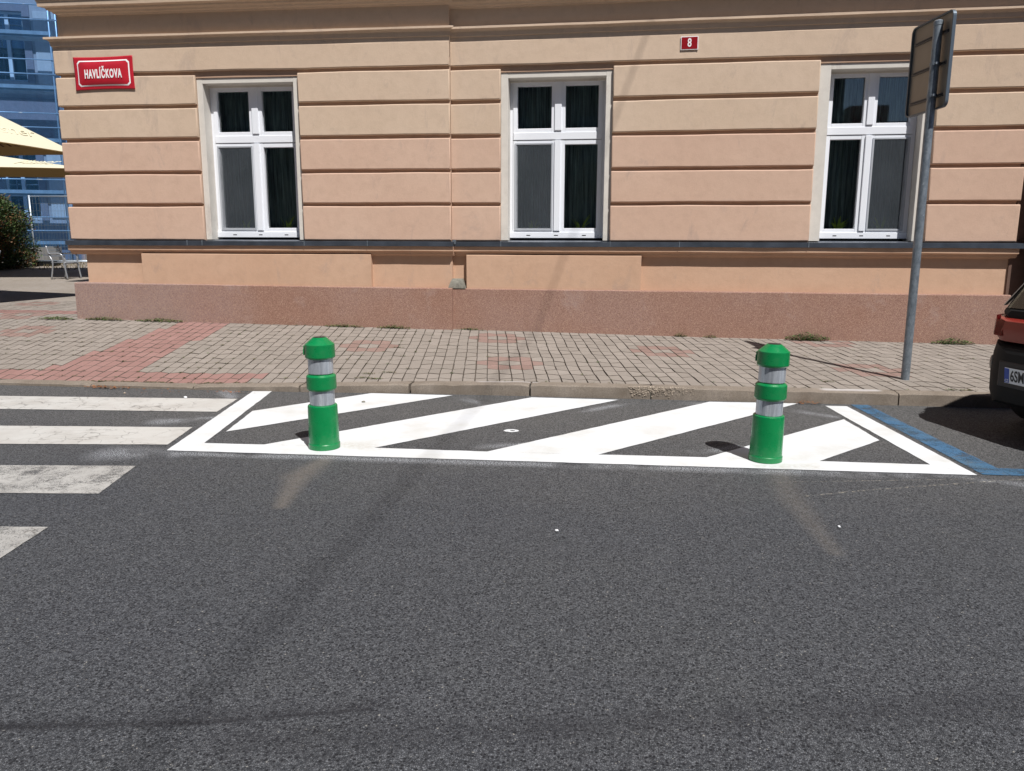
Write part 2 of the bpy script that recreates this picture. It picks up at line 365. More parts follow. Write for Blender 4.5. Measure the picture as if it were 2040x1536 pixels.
q = NT('cream_canvas'); q.base((.80, .76, .58)); q.rough(.9); tl = q.n('ShaderNodeBsdfTranslucent'); tl.inputs[0].default_value = (.50, .33, .13, 1); mx = q.n('ShaderNodeMixShader'); mx.inputs[0].default_value = .22
q.l(q.b.outputs[0], mx.inputs[1]); q.l(tl.outputs[0], mx.inputs[2]); q.l(mx.outputs[0], q.out.inputs[0]); M_CANV = q.m
M_UNDERTINT = plain('ochre_underside_tint', (.40, .265, .10), .9)
M_BROWNPR = plain('brown_print', (.10, .035, .015), .8); M_FAINTPR = plain('faint_print', (.72, .67, .49), .85)
M_LEAF = plain('leaf_green', (.075, .125, .03), .6, var=.5, scale=30); M_LEAFD = plain('leaf_dark', (.030, .055, .017), .6, var=.4, scale=10)
M_LEAFO = plain('leaf_rust', (.20, .095, .04), .7, var=.4, scale=10); M_LEAFY = plain('leaf_yellow', (.42, .55, .08), .5, var=.3, scale=12)
M_DRYGR = plain('dry_weed', (.14, .11, .05), .8, var=.4, scale=20); M_STEM = plain('bark', (.06, .04, .025), .9)
M_POT = plain('dark_pot', (.03, .03, .03), .5); M_DRYLEAF = plain('dry_leaf', (.26, .10, .035), .8, var=.4, scale=20)
M_PEB = plain('pebble', (.35, .29, .23), .8, var=.5, scale=25)
M_FARWALL = stucco('lilac_grey_render', (.46, .43, .46), (.52, .48, .50)); M_FARTRIM = plain('mauve_trim', (.25, .22, .26), .9, var=.08)
M_SCAF = plain('scaffold_tube', (.55, .62, .70), .4, .5); M_PLANK = plain('scaffold_plank', (.30, .36, .42), .7, var=.2, scale=3)
q = NT('blue_netting'); q.base((.05, .20, .40)); q.rough(.8)
tr = q.n('ShaderNodeBsdfTransparent'); tr.inputs[0].default_value = (.62, .80, 1, 1); mx = q.n('ShaderNodeMixShader')
tl = q.n('ShaderNodeBsdfTranslucent'); tl.inputs[0].default_value = (.03, .20, .48, 1); m2 = q.n('ShaderNodeMixShader'); m2.inputs[0].default_value = .35
q.l(q.b.outputs[0], m2.inputs[1]); q.l(tl.outputs[0], m2.inputs[2])
f = q.rng(q.noise(3, 4, .6, q.scalev(q.P, (2.2, 2.2, .3))),   .3, .7, .10, .24); q.l(f, mx.inputs[0]); q.l(tr.outputs[0], mx.inputs[1]); q.l(m2.outputs[0], mx.inputs[2]); q.l(mx.outputs[0], q.out.inputs[0]); M_NET = q.m
M_OPP = plain('opposite_render', (.045, .055, .065), .9, var=.1); M_ROOF = plain('roof_tile', (.16, .06, .04), .8, var=.2)
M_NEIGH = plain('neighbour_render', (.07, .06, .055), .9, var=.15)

# ------------------------------------------------------------------ ground levels
def itp(x, xs, ys): return float(np.interp(x, xs, ys))
def kf(x): return itp(x, [-40, -12, -6.6, -4.56, -3.3, -2.13, -.92, .27, 2.58, 6, 14, 40], [6.4, 7.15, 7.336, 7.406, 7.466, 7.578, 7.63, 7.66, 7.73, 7.86, 8.2, 9.3])
def kt(x): return itp(x, [-12, -4.5, -3.3, -2.1, -1, 14], [.035, .035, .07, .1, .12, .12])
def zw(x): return itp(x, [-14, -8.2, -5.45, -2.47, 1.05, 4.77, 14], [.42, .40, .354, .298, .25, .226, .2])
def surf(x, y):
    yk = kf(x)+.15; t = (y-yk)/(10.95-yk)
    if y > 10.95: return zw(x)+itp(y, [10.95, 19, 23, 34, 60], [0, .15, .4, .6, .9])
    return kt(x)+(zw(x)-kt(x))*max(t, 0)

# ------------------------------------------------------------------ road
bm = NB()
xs = [-120, -60, -30, -12]+[-10+i*.5 for i in range(49)]+[30, 60, 120]
prev = None
for x in xs:
    a = bm.verts.new((x, -60, 0)); b = bm.verts.new((x, kf(x)+.05, 0))
    if prev: bm.faces.new((prev[0], a, b, prev[1]))
    prev = (a, b)
road = tag(obj('road', bm, M_ASPH), kind='structure')
def rough_poly(pts, step=.05, amp=.004, sd=0):
    out = []
    for (x0, y0), (x1, y1) in zip(pts, pts[1:]+pts[:1]):
        L = math.hypot(x1-x0, y1-y0); n = max(1, int(L/step)); nx, ny = -(y1-y0)/L, (x1-x0)/L
        for i in range(n):
            t = i/n; x, y = x0+(x1-x0)*t, y0+(y1-y0)*t
            j = 0 if i == 0 else amp*(noise.noise((x*9, y*9, sd))*1.2+noise.noise((x*40, y*40, sd+3))*.7)
            out.append((x+nx*j, y+ny*j))
    return out
def marking(name, pts, m, z=.004, amp=.004, label=None):
    bm = NB(); bm.faces.new([bm.verts.new((x, y, z)) for x, y in rough_poly(pts, amp=amp, sd=len(road.children))])
    bmesh.ops.triangulate(bm, faces=bm.faces[:])
    o = obj(name, bm, m, road)
    for p in o.data.polygons:
        if p.normal.z < 0: p.flip()
    if label: o['label'] = label
    return o
def ext(a, b, d):  # push b away from a by d
    L = math.hypot(b[0]-a[0], b[1]-a[1]); return (b[0]+(b[0]-a[0])/L*d, b[1]+(b[1]-a[1])/L*d)
OUTL = [((-3.311, 5.123), (-3.152, 5.364), (-3.588, 7.451), (-3.781, 7.419)), ((2.336, 5.378), (2.09, 7.604), (1.893, 7.595), (2.12, 5.597)),
        ((-3.311, 5.123), (2.336, 5.378), (2.12, 5.597), (1.377, 5.571), (.599, 5.548), (-.172, 5.501), (-.98, 5.456), (-1.831, 5.431), (-2.683, 5.392), (-3.152, 5.364))]
for pts_ in OUTL: marking('outline_bar', list(pts_), M_WHITE)
marking('hatch_stripe', [(-3.175, 5.734), (-1.70, 7.535), (-2.546, 7.51), (-3.334, 6.512)], M_WHITE)
marking('hatch_stripe', [(-2.683, 5.392), (-1.831, 5.431), (-.05, 7.57), (-.906, 7.555)], M_WHITE)
marking('hatch_stripe', [(-.98, 5.456), (-.172, 5.501), (1.66, 7.668), (.825, 7.615)], M_WHITE)
marking('hatch_stripe', [(.599, 5.548), (1.377, 5.571), (1.986, 6.268), (1.911, 7.01)], M_WHITE)
marking('zebra_stripe', [ext((-3.635, 6.429), (-5.647, 6.229), 6), (-3.635, 6.429), (-3.739, 7.016), ext((-3.739, 7.016), (-6.129, 6.779), 5.5)], M_ZEB)
marking('zebra_stripe', [ext((-3.4, 5.278), (-4.659, 5.101), 6.5), (-3.4, 5.278), (-3.52, 5.832), ext((-3.52, 5.832), (-5.125, 5.633), 6)], M_ZEB)
marking('zebra_stripe', [ext((-3.135, 4.127), (-3.736, 4.047), 7), (-3.135, 4.127), (-3.284, 4.714), ext((-3.284, 4.714), (-4.208, 4.586), 7)], M_ZEBW, label='worn zebra stripe with asphalt showing through')
marking('zebra_stripe', [(-7.5, 2.45), (-2.93, 3.03), (-3.027, 3.57), (-7.5, 2.98)], M_ZEBW)
marking('zebra_stripe', [(-7.5, 1.35), (-2.78, 1.93), (-2.87, 2.5), (-7.5, 1.93)], M_ZEBW)
marking('parking_line', [(2.15, 7.69), (2.379, 5.40), (2.55, 5.405), (2.545, 5.575), (2.303, 7.70)], M_BLUE, label='faded blue parking bay side line')
marking('parking_line', [(2.555, 5.405), (9, 5.66), (9, 5.83), (2.714, 5.58), (2.55, 5.575)], M_BLUE)

# ------------------------------------------------------------------ kerb
kerb = tag(empty('kerb', (0, 0, 0)), kind='structure')
js = [-2.16-1.14*i for i in range(9, 0, -1)]+[-2.16, -.93, .264, 1.43, 2.588]+[2.588+1.18*i for i in range(1, 8)]
for i, (a, b) in enumerate(zip(js, js[1:])):
    g = .006 if abs(a+2.16) > .1 and abs(b+2.16) > .1 else .014
    bm = NB(); ns = 14; rings = []
    for k in range(ns+1):
        x = a+g+(b-a-2*g)*k/ns; e = min(k, ns-k); y0 = kf(x); zt = kt(x); c = .012 + (.006 if e == 0 else 0)
        def nz(s): return noise.noise((x*6, s, i))*.004
        chip = max(0, noise.noise((x*9, 7, i*3))-.25)*.03
        zi = -.006 if e == 0 else 0
        prof = [(0, -.05), (0, max(.0, zt-c-chip)), (c+chip, zt), (.15, zt+.004), (.15, -.05)]
        rings.append([bm.verts.new((x, y0+py+(nz(j) if j in (1, 2) else 0), pz+(nz(j+5)+zi if j in (1, 2, 3) else 0))) for j, (py, pz) in enumerate(prof)])
    for r0, r1 in zip(rings, rings[1:]):
        for j in range(5): bm.faces.new((r0[j], r1[j], r1[(j+1) % 5], r0[(j+1) % 5]))
    bm.faces.new(rings[0]); bm.faces.new(rings[-1][::-1])
    obj('kerb_stone', bm, M_KERB, kerb)
# exposed gravel in the damaged kerb stone
bm = NB()
for i in range(520):
    x = random.choice((random.gauss(.14, .07), random.gauss(.40, .13), random.gauss(.27, .16)))
    if not .04 < x < .68: continue
    front = random.random() < .72; w = .5+.5*noise.noise((x*11, 3, 1))
    z = .118-abs(random.gauss(0, .028+.03*w)) if front else .119; y = kf(x)-random.uniform(-.004, .004) if front else kf(x)+abs(random.gauss(.006, .022))
    if z < .02: continue
    r = random.uniform(.003, .0085)
    bmesh.ops.create_icosphere(bm, subdivisions=1, radius=r, matrix=Matrix.Translation((x, y, z)) @ Matrix.Diagonal((1.2, .8, .9, 1)))
g = obj('exposed_gravel', bm, M_PEB, kerb, True); g['kind'] = 'stuff'; g['label'] = 'gravel showing in the damaged kerb stone'

# ------------------------------------------------------------------ pavement and pavers
XL, XR = -30, 26
bm = NB(); prev = None
for i in range(113):
    x = XL+(XR-XL)*i/112; col_ = []
    ys = [kf(x)+.12]+[kf(x)+.15+(10.95-kf(x)-.15)*k/8 for k in range(9)]+[11.5]
    if x < -7.7: ys += [12.2, 13.0]
    for y in ys: col_.append(bm.verts.new((x, y, surf(x, y)-.016)))
    if prev:
        for k in range(min(len(col_), len(prev))-1): bm.faces.new((prev[k], col_[k], col_[k+1], prev[k+1]))
    prev = col_
pave = tag(obj('pavement', bm, M_BED), kind='structure')
# plaza beyond the building corner
bm = NB(); nx, ny = 46, 40; vv = []
for j in range(ny+1):
    y = 12.95+(75-12.95)*(j/ny)**1.6; vv.append([bm.verts.new((-70+66*i/nx, y, surf(-70+66*i/nx, y)-.002)) for i in range(nx+1)])
for j in range(ny):
    for i in range(nx): bm.faces.new((vv[j][i], vv[j][i+1], vv[j+1][i+1], vv[j+1][i]))
tag(obj('plaza_ground', bm, M_PLAZA), kind='structure')
def clip(poly, nx, ny, d):  # keep nx*x+ny*y<=d
    out = []
    for i in range(len(poly)):
        a, b = poly[i], poly[(i+1) % len(poly)]; fa, fb = nx*a[0]+ny*a[1]-d, nx*b[0]+ny*b[1]-d
        if fa <= 0: out.append(a)
        if fa*fb < 0:
            t = fa/(fa-fb); out.append((a[0]+(b[0]-a[0])*t, a[1]+(b[1]-a[1])*t))
    return out
def inset(poly, d):
    n = len(poly); out = []
    for i in range(n):
        p, c, q_ = Vector(poly[i-1]), Vector(poly[i]), Vector(poly[(i+1) % n])
        e1 = (c-p).normalized(); e2 = (q_-c).normalized(); n1 = Vector((-e1.y, e1.x)); n2 = Vector((-e2.y, e2.x))
        k = 1+n1.dot(n2)
        out.append(tuple(c+(n1+n2)*(d/max(k, .3))))
    return out
def shrink(poly, d, dc):
    p = inset(poly, d); mx = sum(a for a, b in p)/len(p); my = sum(b for a, b in p)/len(p); out = []
    for a, b in p:
        k = (a-mx)*cdx+(b-my)*cdy; s_ = -dc if k > 0 else dc; out.append((a+cdx*s_, b+cdy*s_))
    return out
def area(p): return .5*sum(p[i][0]*p[(i+1) % len(p)][1]-p[(i+1) % len(p)][0]*p[i][1] for i in range(len(p)))
WID, LEN, AMP = .128, .235, .026
ca, ra = R(-10), R(2.6)
cdx, cdy = math.sin(ca), math.cos(ca); rdx, rdy = math.cos(ra), math.sin(ra)
OX, OY = -1.41, 8.60
rings_c = [(-1.41, 8.61), (-1.75, 10.15), (-3.30, 9.39), (.42, 9.52), (2.50, 10.75), (2.57, 8.76), (-8.35, 9.62), (-9.35, 10.71), (4.9, 9.6), (-10.41, 12.3)]
def lat(c, r): return OX+c*WID*rdx+r*LEN*cdx, OY+c*WID*rdy+r*LEN*cdy
ring_cells = set()
for px, py in rings_c:
    # invert the lattice
    det = (WID*rdx)*(LEN*cdy)-(LEN*cdx)*(WID*rdy); ex, ey = px-OX, py-OY
    c = (ex*LEN*cdy-LEN*cdx*ey)/det; r = (WID*rdx*ey-ex*WID*rdy)/det
    c, r = round(c-.5), round(r)
    for d_, rr in ((-2, (0,)), (-1, (-1, 0, 1)), (0, (-1, 1)), (1, (-1, 1)), (2, (-1, 0, 1)), (3, (0,))):
        for k in rr: ring_cells.add((c+d_, r+k))
def is_red(c, r, x, y):
    if (c, r) in ring_cells: return 2
    if x < -3.9 and y < kf(x)+.15+.42 - .02*0: return True
    if y < 11 and -6.55-.0*y < x < -5.42-(y-8.09)*.148: return True
    if x < -8.3 and 11.1 < y < 11.5: return True
    return False
cells = []
for c in range(-130, 90):
    for r in range(-9, 22):
        x, y = lat(c+.5, r+.5)
        if y > (13.0 if x < -8.3 else 11.15) or y < kf(x)+.02 or x < -13.5 or x > 11: continue
        s = 1 if (c+r) % 2 == 0 else -1
        p0, p1, p2, p3 = lat(c, r), lat(c+1, r), lat(c+1, r+1), lat(c, r+1)
        a = AMP*s
        poly = [(p0[0]+a*cdx, p0[1]+a*cdy), (p1[0]-a*cdx, p1[1]-a*cdy), (p2[0]+a*cdx, p2[1]+a*cdy), (p3[0]-a*cdx, p3[1]-a*cdy)]
        jx, jy = random.uniform(-.003, .003), random.uniform(-.004, .004)
        wob = [(noise.noise((px_*1.7, py_*1.7, 1))*.012, noise.noise((px_*1.7, py_*1.7, 5))*.012) for px_, py_ in poly]
        poly = [(px_+jx+w[0], py_+jy+w[1]) for (px_, py_), w in zip(poly, wob)]
        # clip at the kerb
        x0, x1 = x-.3, x+.3; k0, k1 = kf(x0)+.156, kf(x1)+.156; nx_, ny_ = (k1-k0), -(x1-x0)
        poly = clip(poly, nx_, ny_, nx_*x0+ny_*k0)
        if len(poly) < 3 or area(poly) < .004: continue
        cells.append((c, r, x, y, shrink(poly, .0035, .001 if is_red(c, r, x, y) == 1 else .0028)))
def paver_geo(poly, x, y):
    tilt = (random.uniform(-.012, .012), random.uniform(-.012, .012)); dz = random.uniform(-.0015, .0015)
    top = inset(poly, .0022); n = len(poly)
    def z(px, py, o): return surf(px, py)+(px-x)*tilt[0]+(py-y)*tilt[1]+dz+o
    V = [(px, py, z(px, py, -.03)) for px, py in poly]+[(px, py, z(px, py, -.0055)) for px, py in poly]+[(px, py, z(px, py, 0)) for px, py in top]
    Fc = [tuple(range(2*n, 3*n))]
    for i in range(n):
        j = (i+1) % n; Fc += [(n+i, n+j, 2*n+j, 2*n+i)]
    for i in range(n):
        j = (i+1) % n; Fc += [(i, j, n+j, n+i)]
    return V, Fc
def inview(x, y, z):
    d = Vector((x, y, z-H)); zz = d.dot(Fw)
    if zz < .1: return 0
    px = 1020+FPX*d.dot(Rt)/zz; py = 768-FPX*d.dot(Up)/zz
    return 0 if not (-10 < px < 2050 and 0 < py < 1540) else zz
vis = sorted([(inview(x, y, .15)*(1.0 if x > -6 else 1.15), i) for i, (c, r, x, y, p) in enumerate(cells) if inview(x, y, .15)])
own = {i for _, i in vis[:300]}
stuffV, stuffF, stuffM, stuffT = [], [], [], []
for i, (c, r, x, y, poly) in enumerate(cells):
    V, Fc = paver_geo(poly, x, y); red = is_red(c, r, x, y)
    if i in own:
        o = obj('paver', (V, Fc), [(M_PAV, M_PAVR, M_PAVS)[int(red)], M_BED], pave); n_ = len(poly)
        o.data.polygons.foreach_set('material_index', [0]+[1]*n_*2)
    else:
        b = len(stuffV); stuffV += V; stuffF += [tuple(k+b for k in f) for f in Fc]; stuffM += [int(red)]+[3]*(len(Fc)-1); stuffT += [random.random()]*len(Fc)
o = obj('paver_field', (stuffV, stuffF), [M_PAV, M_PAVR, M_PAVS, M_BED], pave); o['kind'] = 'stuff'
o.data.polygons.foreach_set('material_index', stuffM)
at = o.data.attributes.new('tint', 'FLOAT', 'FACE'); at.data.foreach_set('value', stuffT)

# ------------------------------------------------------------------ corner building
X0 = -2.469816
FL = Matrix.Translation((X0, 10.92, 0)) @ Matrix.Rotation(.0314501503, 4, 'Z')
FR = Matrix.Translation((X0, 11.0, 0))
bld = tag(empty('corner_building', (0, 0, 0)), 'beige and apricot stuccoed corner building with banded walls and granite plinth', 'building')
def sweep(bm, prof, u0, u1, step=.12, jit=.003, sd=0, ends=.0, jmask=None, ml=0, mr=0):
    """prof: closed list of (v,z), v outward; extruded along u. y=-v"""
    n = max(1, int((u1-u0)/step)); rings = []
    for k in range(n+1):
        u = u0+(u1-u0)*k/n; ring = []
        ub_ = u
        for j, (v, z) in enumerate(prof):
            u = ub_-(max(v, 0) if (ml and k == 0) else 0)+(max(v, 0) if (mr and k == n) else 0)
            w = jit if (jmask is None or jmask[j]) else 0
            dz = w*noise.noise((u*1.3, j*3.1+sd, sd*1.7))*1.6+w*.5*noise.noise((u*6, j*5.3, sd)); dv = w*.6*noise.noise((u*2, j*2.1, sd+9))
            ring.append(bm.verts.new((u, -(v+dv), z+dz)))
        rings.append(ring)
    m = len(prof)
    for a, b in zip(rings, rings[1:]):
        for j in range(m): bm.faces.new((a[j], b[j], b[(j+1) % m], a[(j+1) % m]))
    bm.faces.new(rings[0]); bm.faces.new(rings[-1][::-1])
def fbox(bm, u0, u1, v0, v1, z0, z1, bev=0): box(bm, u0, u1, -v1, -v0, z0, z1, bev)
def course(Fm, u0, u1, z0, z1, m, sd, lopen=True, ropen=True, v=0):
    bm = NB(); r = .014; n = max(4, int((u1-u0)/.10)); rings = []
    us = [(u0, r), (u0+.004, r*.45), (u0+r, 0)]+[(u0+r+(u1-u0-2*r)*k/n, 0) for k in range(1, n)]+[(u1-r, 0), (u1-.004, r*.45), (u1, r)]
    for u, s in us:
        ring = []
        P_ = [(-.20, z0), (v-r-s, z0), (v-r*.35-s, z0+r*.35), (v-s, z0+r), (v-s, z1-r), (v-r*.35-s, z1-r*.35), (v-r-s, z1), (-.20, z1)]
        for j, (vv_, z) in enumerate(P_):
            lo = j < 4
            dz = .0075*noise.noise((u*1.1, sd*2.7+(0 if lo else 40), 3))+.002*noise.noise((u*7, sd+(0 if lo else 9), 8))
            dv = .004*noise.noise((u*1.3, sd*1.9+(0 if lo else 3), 12)) if 0 < j < 7 else 0
            ring.append(bm.verts.new((u, -(vv_+dv), z+dz)))
        rings.append(ring)
    for a, b in zip(rings, rings[1:]):
        for j in range(8): bm.faces.new((a[j], b[j], b[(j+1) % 8], a[(j+1) % 8]))
    bm.faces.new(rings[0]); bm.faces.new(rings[-1][::-1])
    return obj('stucco_band', bm, m, bld, 'auto', Fm)
zs = [(1.552, 2.026), (2.068, 2.482), (2.526, 2.940), (2.990, 3.392), (3.442, 3.836)]
sd = 0
for Fm, spans in ((FL, [(-5.76, -3.65), (-2.15, .0)]), (FR, [(-.03, .69), (2.21, 4.844), (6.28, 7.40)])):
    for u0, u1 in spans:
        for k, (z0, z1) in enumerate(zs):
            sd += 1; course(Fm, u0, u1, z0, z1, M_PINK if k < 3 else M_BEIGE, sd)
    sd += 1
    course(Fm, -5.76 if Fm is FL else -.03, 0 if Fm is FL else 7.40, 3.886, 4.205, M_BEIGE, sd)
# wall core around the window openings
wins = {'L': [(-2.90, 1.335, (-3.65, -2.15), FL, False)], 'R': [(1.4515, 1.33, (.69, 2.21), FR, False), (5.565, 1.155, (4.844, 6.28), FR, True)]}
for key, Fm, ua, ub in (('L', FL, -5.70, 0), ('R', FR, 0, 7.36)):
    bm = NB(); cuts = [w[2] for w in wins[key]]; u = ua
    for c0, c1 in cuts:
        fbox(bm, u, c0, -.40, -.045, 1.40, 4.0); u = c1
        fbox(bm, c0, c1, -.40, -.045, 3.80, 4.0)
    fbox(bm, u, ub, -.40, -.045, 1.40, 4.0)
    obj('wall', bm, M_WALL, bld, False, Fm)
    bm = NB(); fbox(bm, ua+(.05 if Fm is FL else -.03), ub, -.40, -.002, 4.0, 15); obj('upper_wall', bm, M_BEIGE, bld, False, Fm)
bm = NB(); box(bm, -8.1, 4.8, 12.3, 20, 0.1, 14.9); obj('rear_wall', bm, M_WALL, bld)
bm = NB(); box(bm, -8.7, 5.3, 10.3, 20.4, 15.0, 15.3); obj('roof', bm, M_ROOF, bld)
# string ledge under the frieze, frieze, main cornice
LEDGE = [(-.05, 4.200), (-.012, 4.200), (-.010, 4.255), (.015, 4.262), (.020, 4.318), (.040, 4.336), (.075, 4.345), (.075, 4.373), (.0, 4.385), (-.05, 4.385)]
CORN = [(-.05, 4.655), (.02, 4.655), (.03, 4.672), (.06, 4.68), (.075, 4.70), (.12, 4.712), (.13, 4.735), (.195, 4.742), (.20, 4.800), (.21, 4.81), (.21, 4.825), (-.05, 4.88)]
for Fm, ua, ub in ((FL, -5.76, 0.0), (FR, -.02, 7.4)):
    lo = .075 if Fm is FL else 0
    bm = NB(); sweep(bm, LEDGE, ua, ub, jit=.003, sd=71+lo, ml=Fm is FL, mr=1); obj('ledge', bm, M_BEIGE, bld, 'auto', Fm)
    bm = NB(); sweep(bm, [(v_, z_-(0 if Fm is FL else .045)) for v_, z_ in CORN], ua+(.17 if Fm is FL else 0), ub, jit=.003, sd=81+lo, ml=Fm is FL, mr=1); obj('cornice', bm, M_BEIGE, bld, 'auto', Fm)
    bm = NB(); sweep(bm, [(-.05, 4.882), (.225, 4.828), (.225, 4.85), (-.05, 4.92)], ua+(.17 if Fm is FL else 0), ub, jit=0, ml=Fm is FL, mr=1); obj('cornice_sheet', bm, M_SHEET, bld, False, Fm)
# sill sheet, mould strip
STRIP = [(-.15, 1.335), (-.055, 1.335), (-.045, 1.352), (-.02, 1.36), (-.012, 1.385), (.022, 1.398), (.030, 1.405), (.030, 1.505), (-.15, 1.505)]
for Fm, ua, ub in ((FL, -5.76, 0.0), (FR, -.03, 7.40)):
    bm = NB(); sweep(bm, STRIP, ua-(.03 if Fm is FL else 0), ub+.03, jit=.004, sd=91 if Fm is FL else 95); obj('mould_strip', bm, M_APR, bld, 'auto', Fm)
    bm = NB(); sweep(bm, [(-.30, 1.552), (-.30, 1.565), (.055, 1.532), (.058, 1.470), (.052, 1.470), (.048, 1.512), (-.2, 1.515)], ua-(.05 if Fm is FL else 0), ub+(.045 if Fm is FL else .08), jit=.0035, sd=101); obj('sill_sheet', bm, M_SHEET, bld, 'auto', Fm)
for Fm, us_ in ((FL, (-3.9, -3.67, -2.13, -1.2)), (FR, (.01, .70, 2.22, 3.15, 4.83))):
    for u in us_:
        bm = NB(); fbox(bm, u, u+.008, .045, .064, 1.47, 1.545); obj('sheet_seam', bm, M_GALV, bld, False, Fm)
bm = NB(); fbox(bm, .02, .06, .02, .068, 1.50, 1.56); obj('sheet_clip', bm, M_GALV, bld, False, FR)
# lower wall, aprons and plinth
bm = NB(); fbox(bm, -5.58, 0, -.5, -.075, .80, 1.45); obj('lower_wall', bm, M_APR, bld, False, FL)
bm = NB(); fbox(bm, -.05, 7.37, -.5, -.075, .80, 1.45); obj('lower_wall', bm, M_APR, bld, False, FR)
for Fm, u0, u1 in ((FL, -4.65, -1.165), (FR, .205, 2.655)):
    bm = NB(); sweep(bm, [(-.2, .86), (.008, .86), (.010, .90), (.010, 1.345), (.0, 1.352), (-.2, 1.352)], u0, u1, jit=.002, sd=111); obj('apron_panel', bm, M_APR, bld, 'auto', Fm)
def plinth(Fm, ua, ub, zt0, zt1, v0, v1):
    bm = NB(); n = 40; rings = []
    for k in range(n+1):
        u = ua+(ub-ua)*k/n; zt = zt0+(zt1-zt0)*k/n+.003*noise.noise((u*2, 0, 5)); v = v0+(v1-v0)*k/n
        P_ = [(-.3, -.1), (v+.004, -.1), (v+.002, .5), (v, zt-.012), (v-.01, zt), (-.3, zt+.006)]
        rings.append([bm.verts.new((u, -(a+(.003*noise.noise((u*1.5, j, 2)) if 0 < j < 5 else 0)), z)) for j, (a, z) in enumerate(P_)])
    for a, b in zip(rings, rings[1:]):
        for j in range(6): bm.faces.new((a[j], b[j], b[(j+1) % 6], a[(j+1) % 6]))
    bm.faces.new(rings[0]); bm.faces.new(rings[-1][::-1]); return obj('plinth', bm, M_PLI, bld, 'auto', Fm)
plinth(FL, -5.735, .015, .918, .884, .045, .045); plinth(FR, -.03, 7.395, .880, .872, .045, .03)
# window surrounds, windows
def bars(bm, u0, u1, z0, z1, w, v0, v1, bev=.004):
    fbox(bm, u0, u0+w, v0, v1, z0, z1, bev); fbox(bm, u1-w, u1, v0, v1, z0, z1, bev)
    fbox(bm, u0+w, u1-w, v0, v1-.0015, z0, z0+w, bev); fbox(bm, u0+w, u1-w, v0, v1-.0015, z1-w, z1, bev)
def window(cu, fw, su, Fm, flip, idx):
    Mx = Fm @ Matrix.Translation((cu, 0, 0)); s = fw/1.33; h = fw/2; fl = -1 if flip else 1
    root = obj('window', NB(), M_PVC, bld, False, Mx)
    # surround (plaster) as the window part's own mesh
    bm = NB(); a, b = su[0]-cu-.004, su[1]-cu+.004
    fbox(bm, a, -h+.0, -.40, -.058, 1.555, 3.80, .004); fbox(bm, h-.0, b, -.40, -.058, 1.555, 3.80, .004)
    fbox(bm, -h, h, -.40, -.0595, 3.725, 3.799, .004)
    obj('surround', bm, M_SURR, root)
    bm = NB(); fbox(bm, -h, h, -.40, -.10, 1.40, 1.548); obj('inner_sill', bm, M_PVC, root)
    # casing
    bm = NB(); v0, v1 = -.335, -.262
    def U(x): return fl*(x-.665)*s
    def bx_(x0, x1, va, vb, z0, z1, bev=.004):
        q0, q1 = sorted((U(x0), U(x1))); fbox(bm, q0, q1, va, vb, z0, z1, bev)
    bx_(0, .050, v0, v1, 1.66, 3.72); bx_(1.28, 1.33, v0, v1, 1.66, 3.72)
    bx_(.05, 1.28, v0, v1-.0015, 3.672, 3.72)
    bx_(.05, 1.28, v0, v1+.022, 2.936, 3.035, .006); bx_(-.0, 1.33, v0, v1+.024, 1.590, 1.672, .006)
    bx_(.640, .720, v0, v1+.004, 3.035, 3.672); bx_(.636, .716, v0, v1+.004, 1.672, 2.936)
    obj('casing', bm, M_PVC, root)
    bm = NB(); bx_(.626, .722, v1+.002, v1+.034, 3.058, 3.700, .006); bx_(.628, .715, v1+.006, v1+.036, 1.690, 2.925, .006)
    obj('mullion_cover', bm, M_PVC, root)
    bm = NB(); bx_(-.0, 1.33, -.262, -.228, 3.70, 3.738, .003); obj('head_trim', bm, M_SURR, root)
    for x in (.27, .665, 1.06):
        bm = NB(); bx_(x-.028, x+.028, v1+.022, v1+.0255, 1.622, 1.634, 0); obj('drain_slot', bm, M_DARKSLOT, root)
    for (x0, x1, z0, z1) in ((.045, .640, 3.030, 3.712), (.712, 1.285, 3.030, 3.712), (.045, .640, 1.668, 2.930), (.710, 1.285, 1.668, 2.930)):
        bm = NB(); q0, q1 = sorted((U(x0), U(x1))); bars(bm, q0, q1, z0, z1, .060*s if s < 1 else .060, -.33, v1+.014, .006)
        obj('sash', bm, M_PVC, root)
        bm = NB(); tl = random.uniform(-.0012, .0012); fbox(bm, q0+.05, q1-.05, -.303, -.299, z0+.05, z1-.05)
        for v in bm.verts: v.co.y += tl*(v.co.x-q0)/.5
        obj('pane', bm, M_GLASS, root)
    # insect screen on the outer face of one lower sash
    bm = NB(); q0, q1 = sorted((U(.070), U(.608))); bars(bm, q0, q1, 1.695, 2.895, .022, v1+.014, v1+.026, .002); obj('screen_frame', bm, M_SCRF, root)
    bm = NB(); fbox(bm, q0+.02, q1-.02, v1+.016, v1+.0175, 1.71, 2.88); obj('screen_mesh', bm, M_MESH, root)
    # curtain and room
    bm = NB(); n = 160; top = []; bot = []
    for k in range(n+1):
        u = -h-.05+(fw+.1)*k/n; d = .50+.040*math.sin(u*52+idx+2*noise.noise((u*4, idx, 0)))+.02*noise.noise((u*9, idx, 3))
        top.append(bm.verts.new((u, d, 3.74))); bot.append(bm.verts.new((u+.01*noise.noise((u*3, 1, idx)), d+.01, 1.58)))
    for k in range(n): bm.faces.new((top[k], top[k+1], bot[k+1], bot[k]))
    obj('curtain', bm, M_CURT, root, True)
    bm = NB(); fbox(bm, -h-.02, h+.02, -1.0, -.40, 1.40, 3.9)
    bm.faces.ensure_lookup_table()
    for f in [f for f in bm.faces if f.calc_center_median().y < .41]: bm.faces.remove(f)
    obj('room_recess', bm, M_ROOM, root)
    return root
window(-2.90, 1.335, (-3.65, -2.15), FL, False, 1)
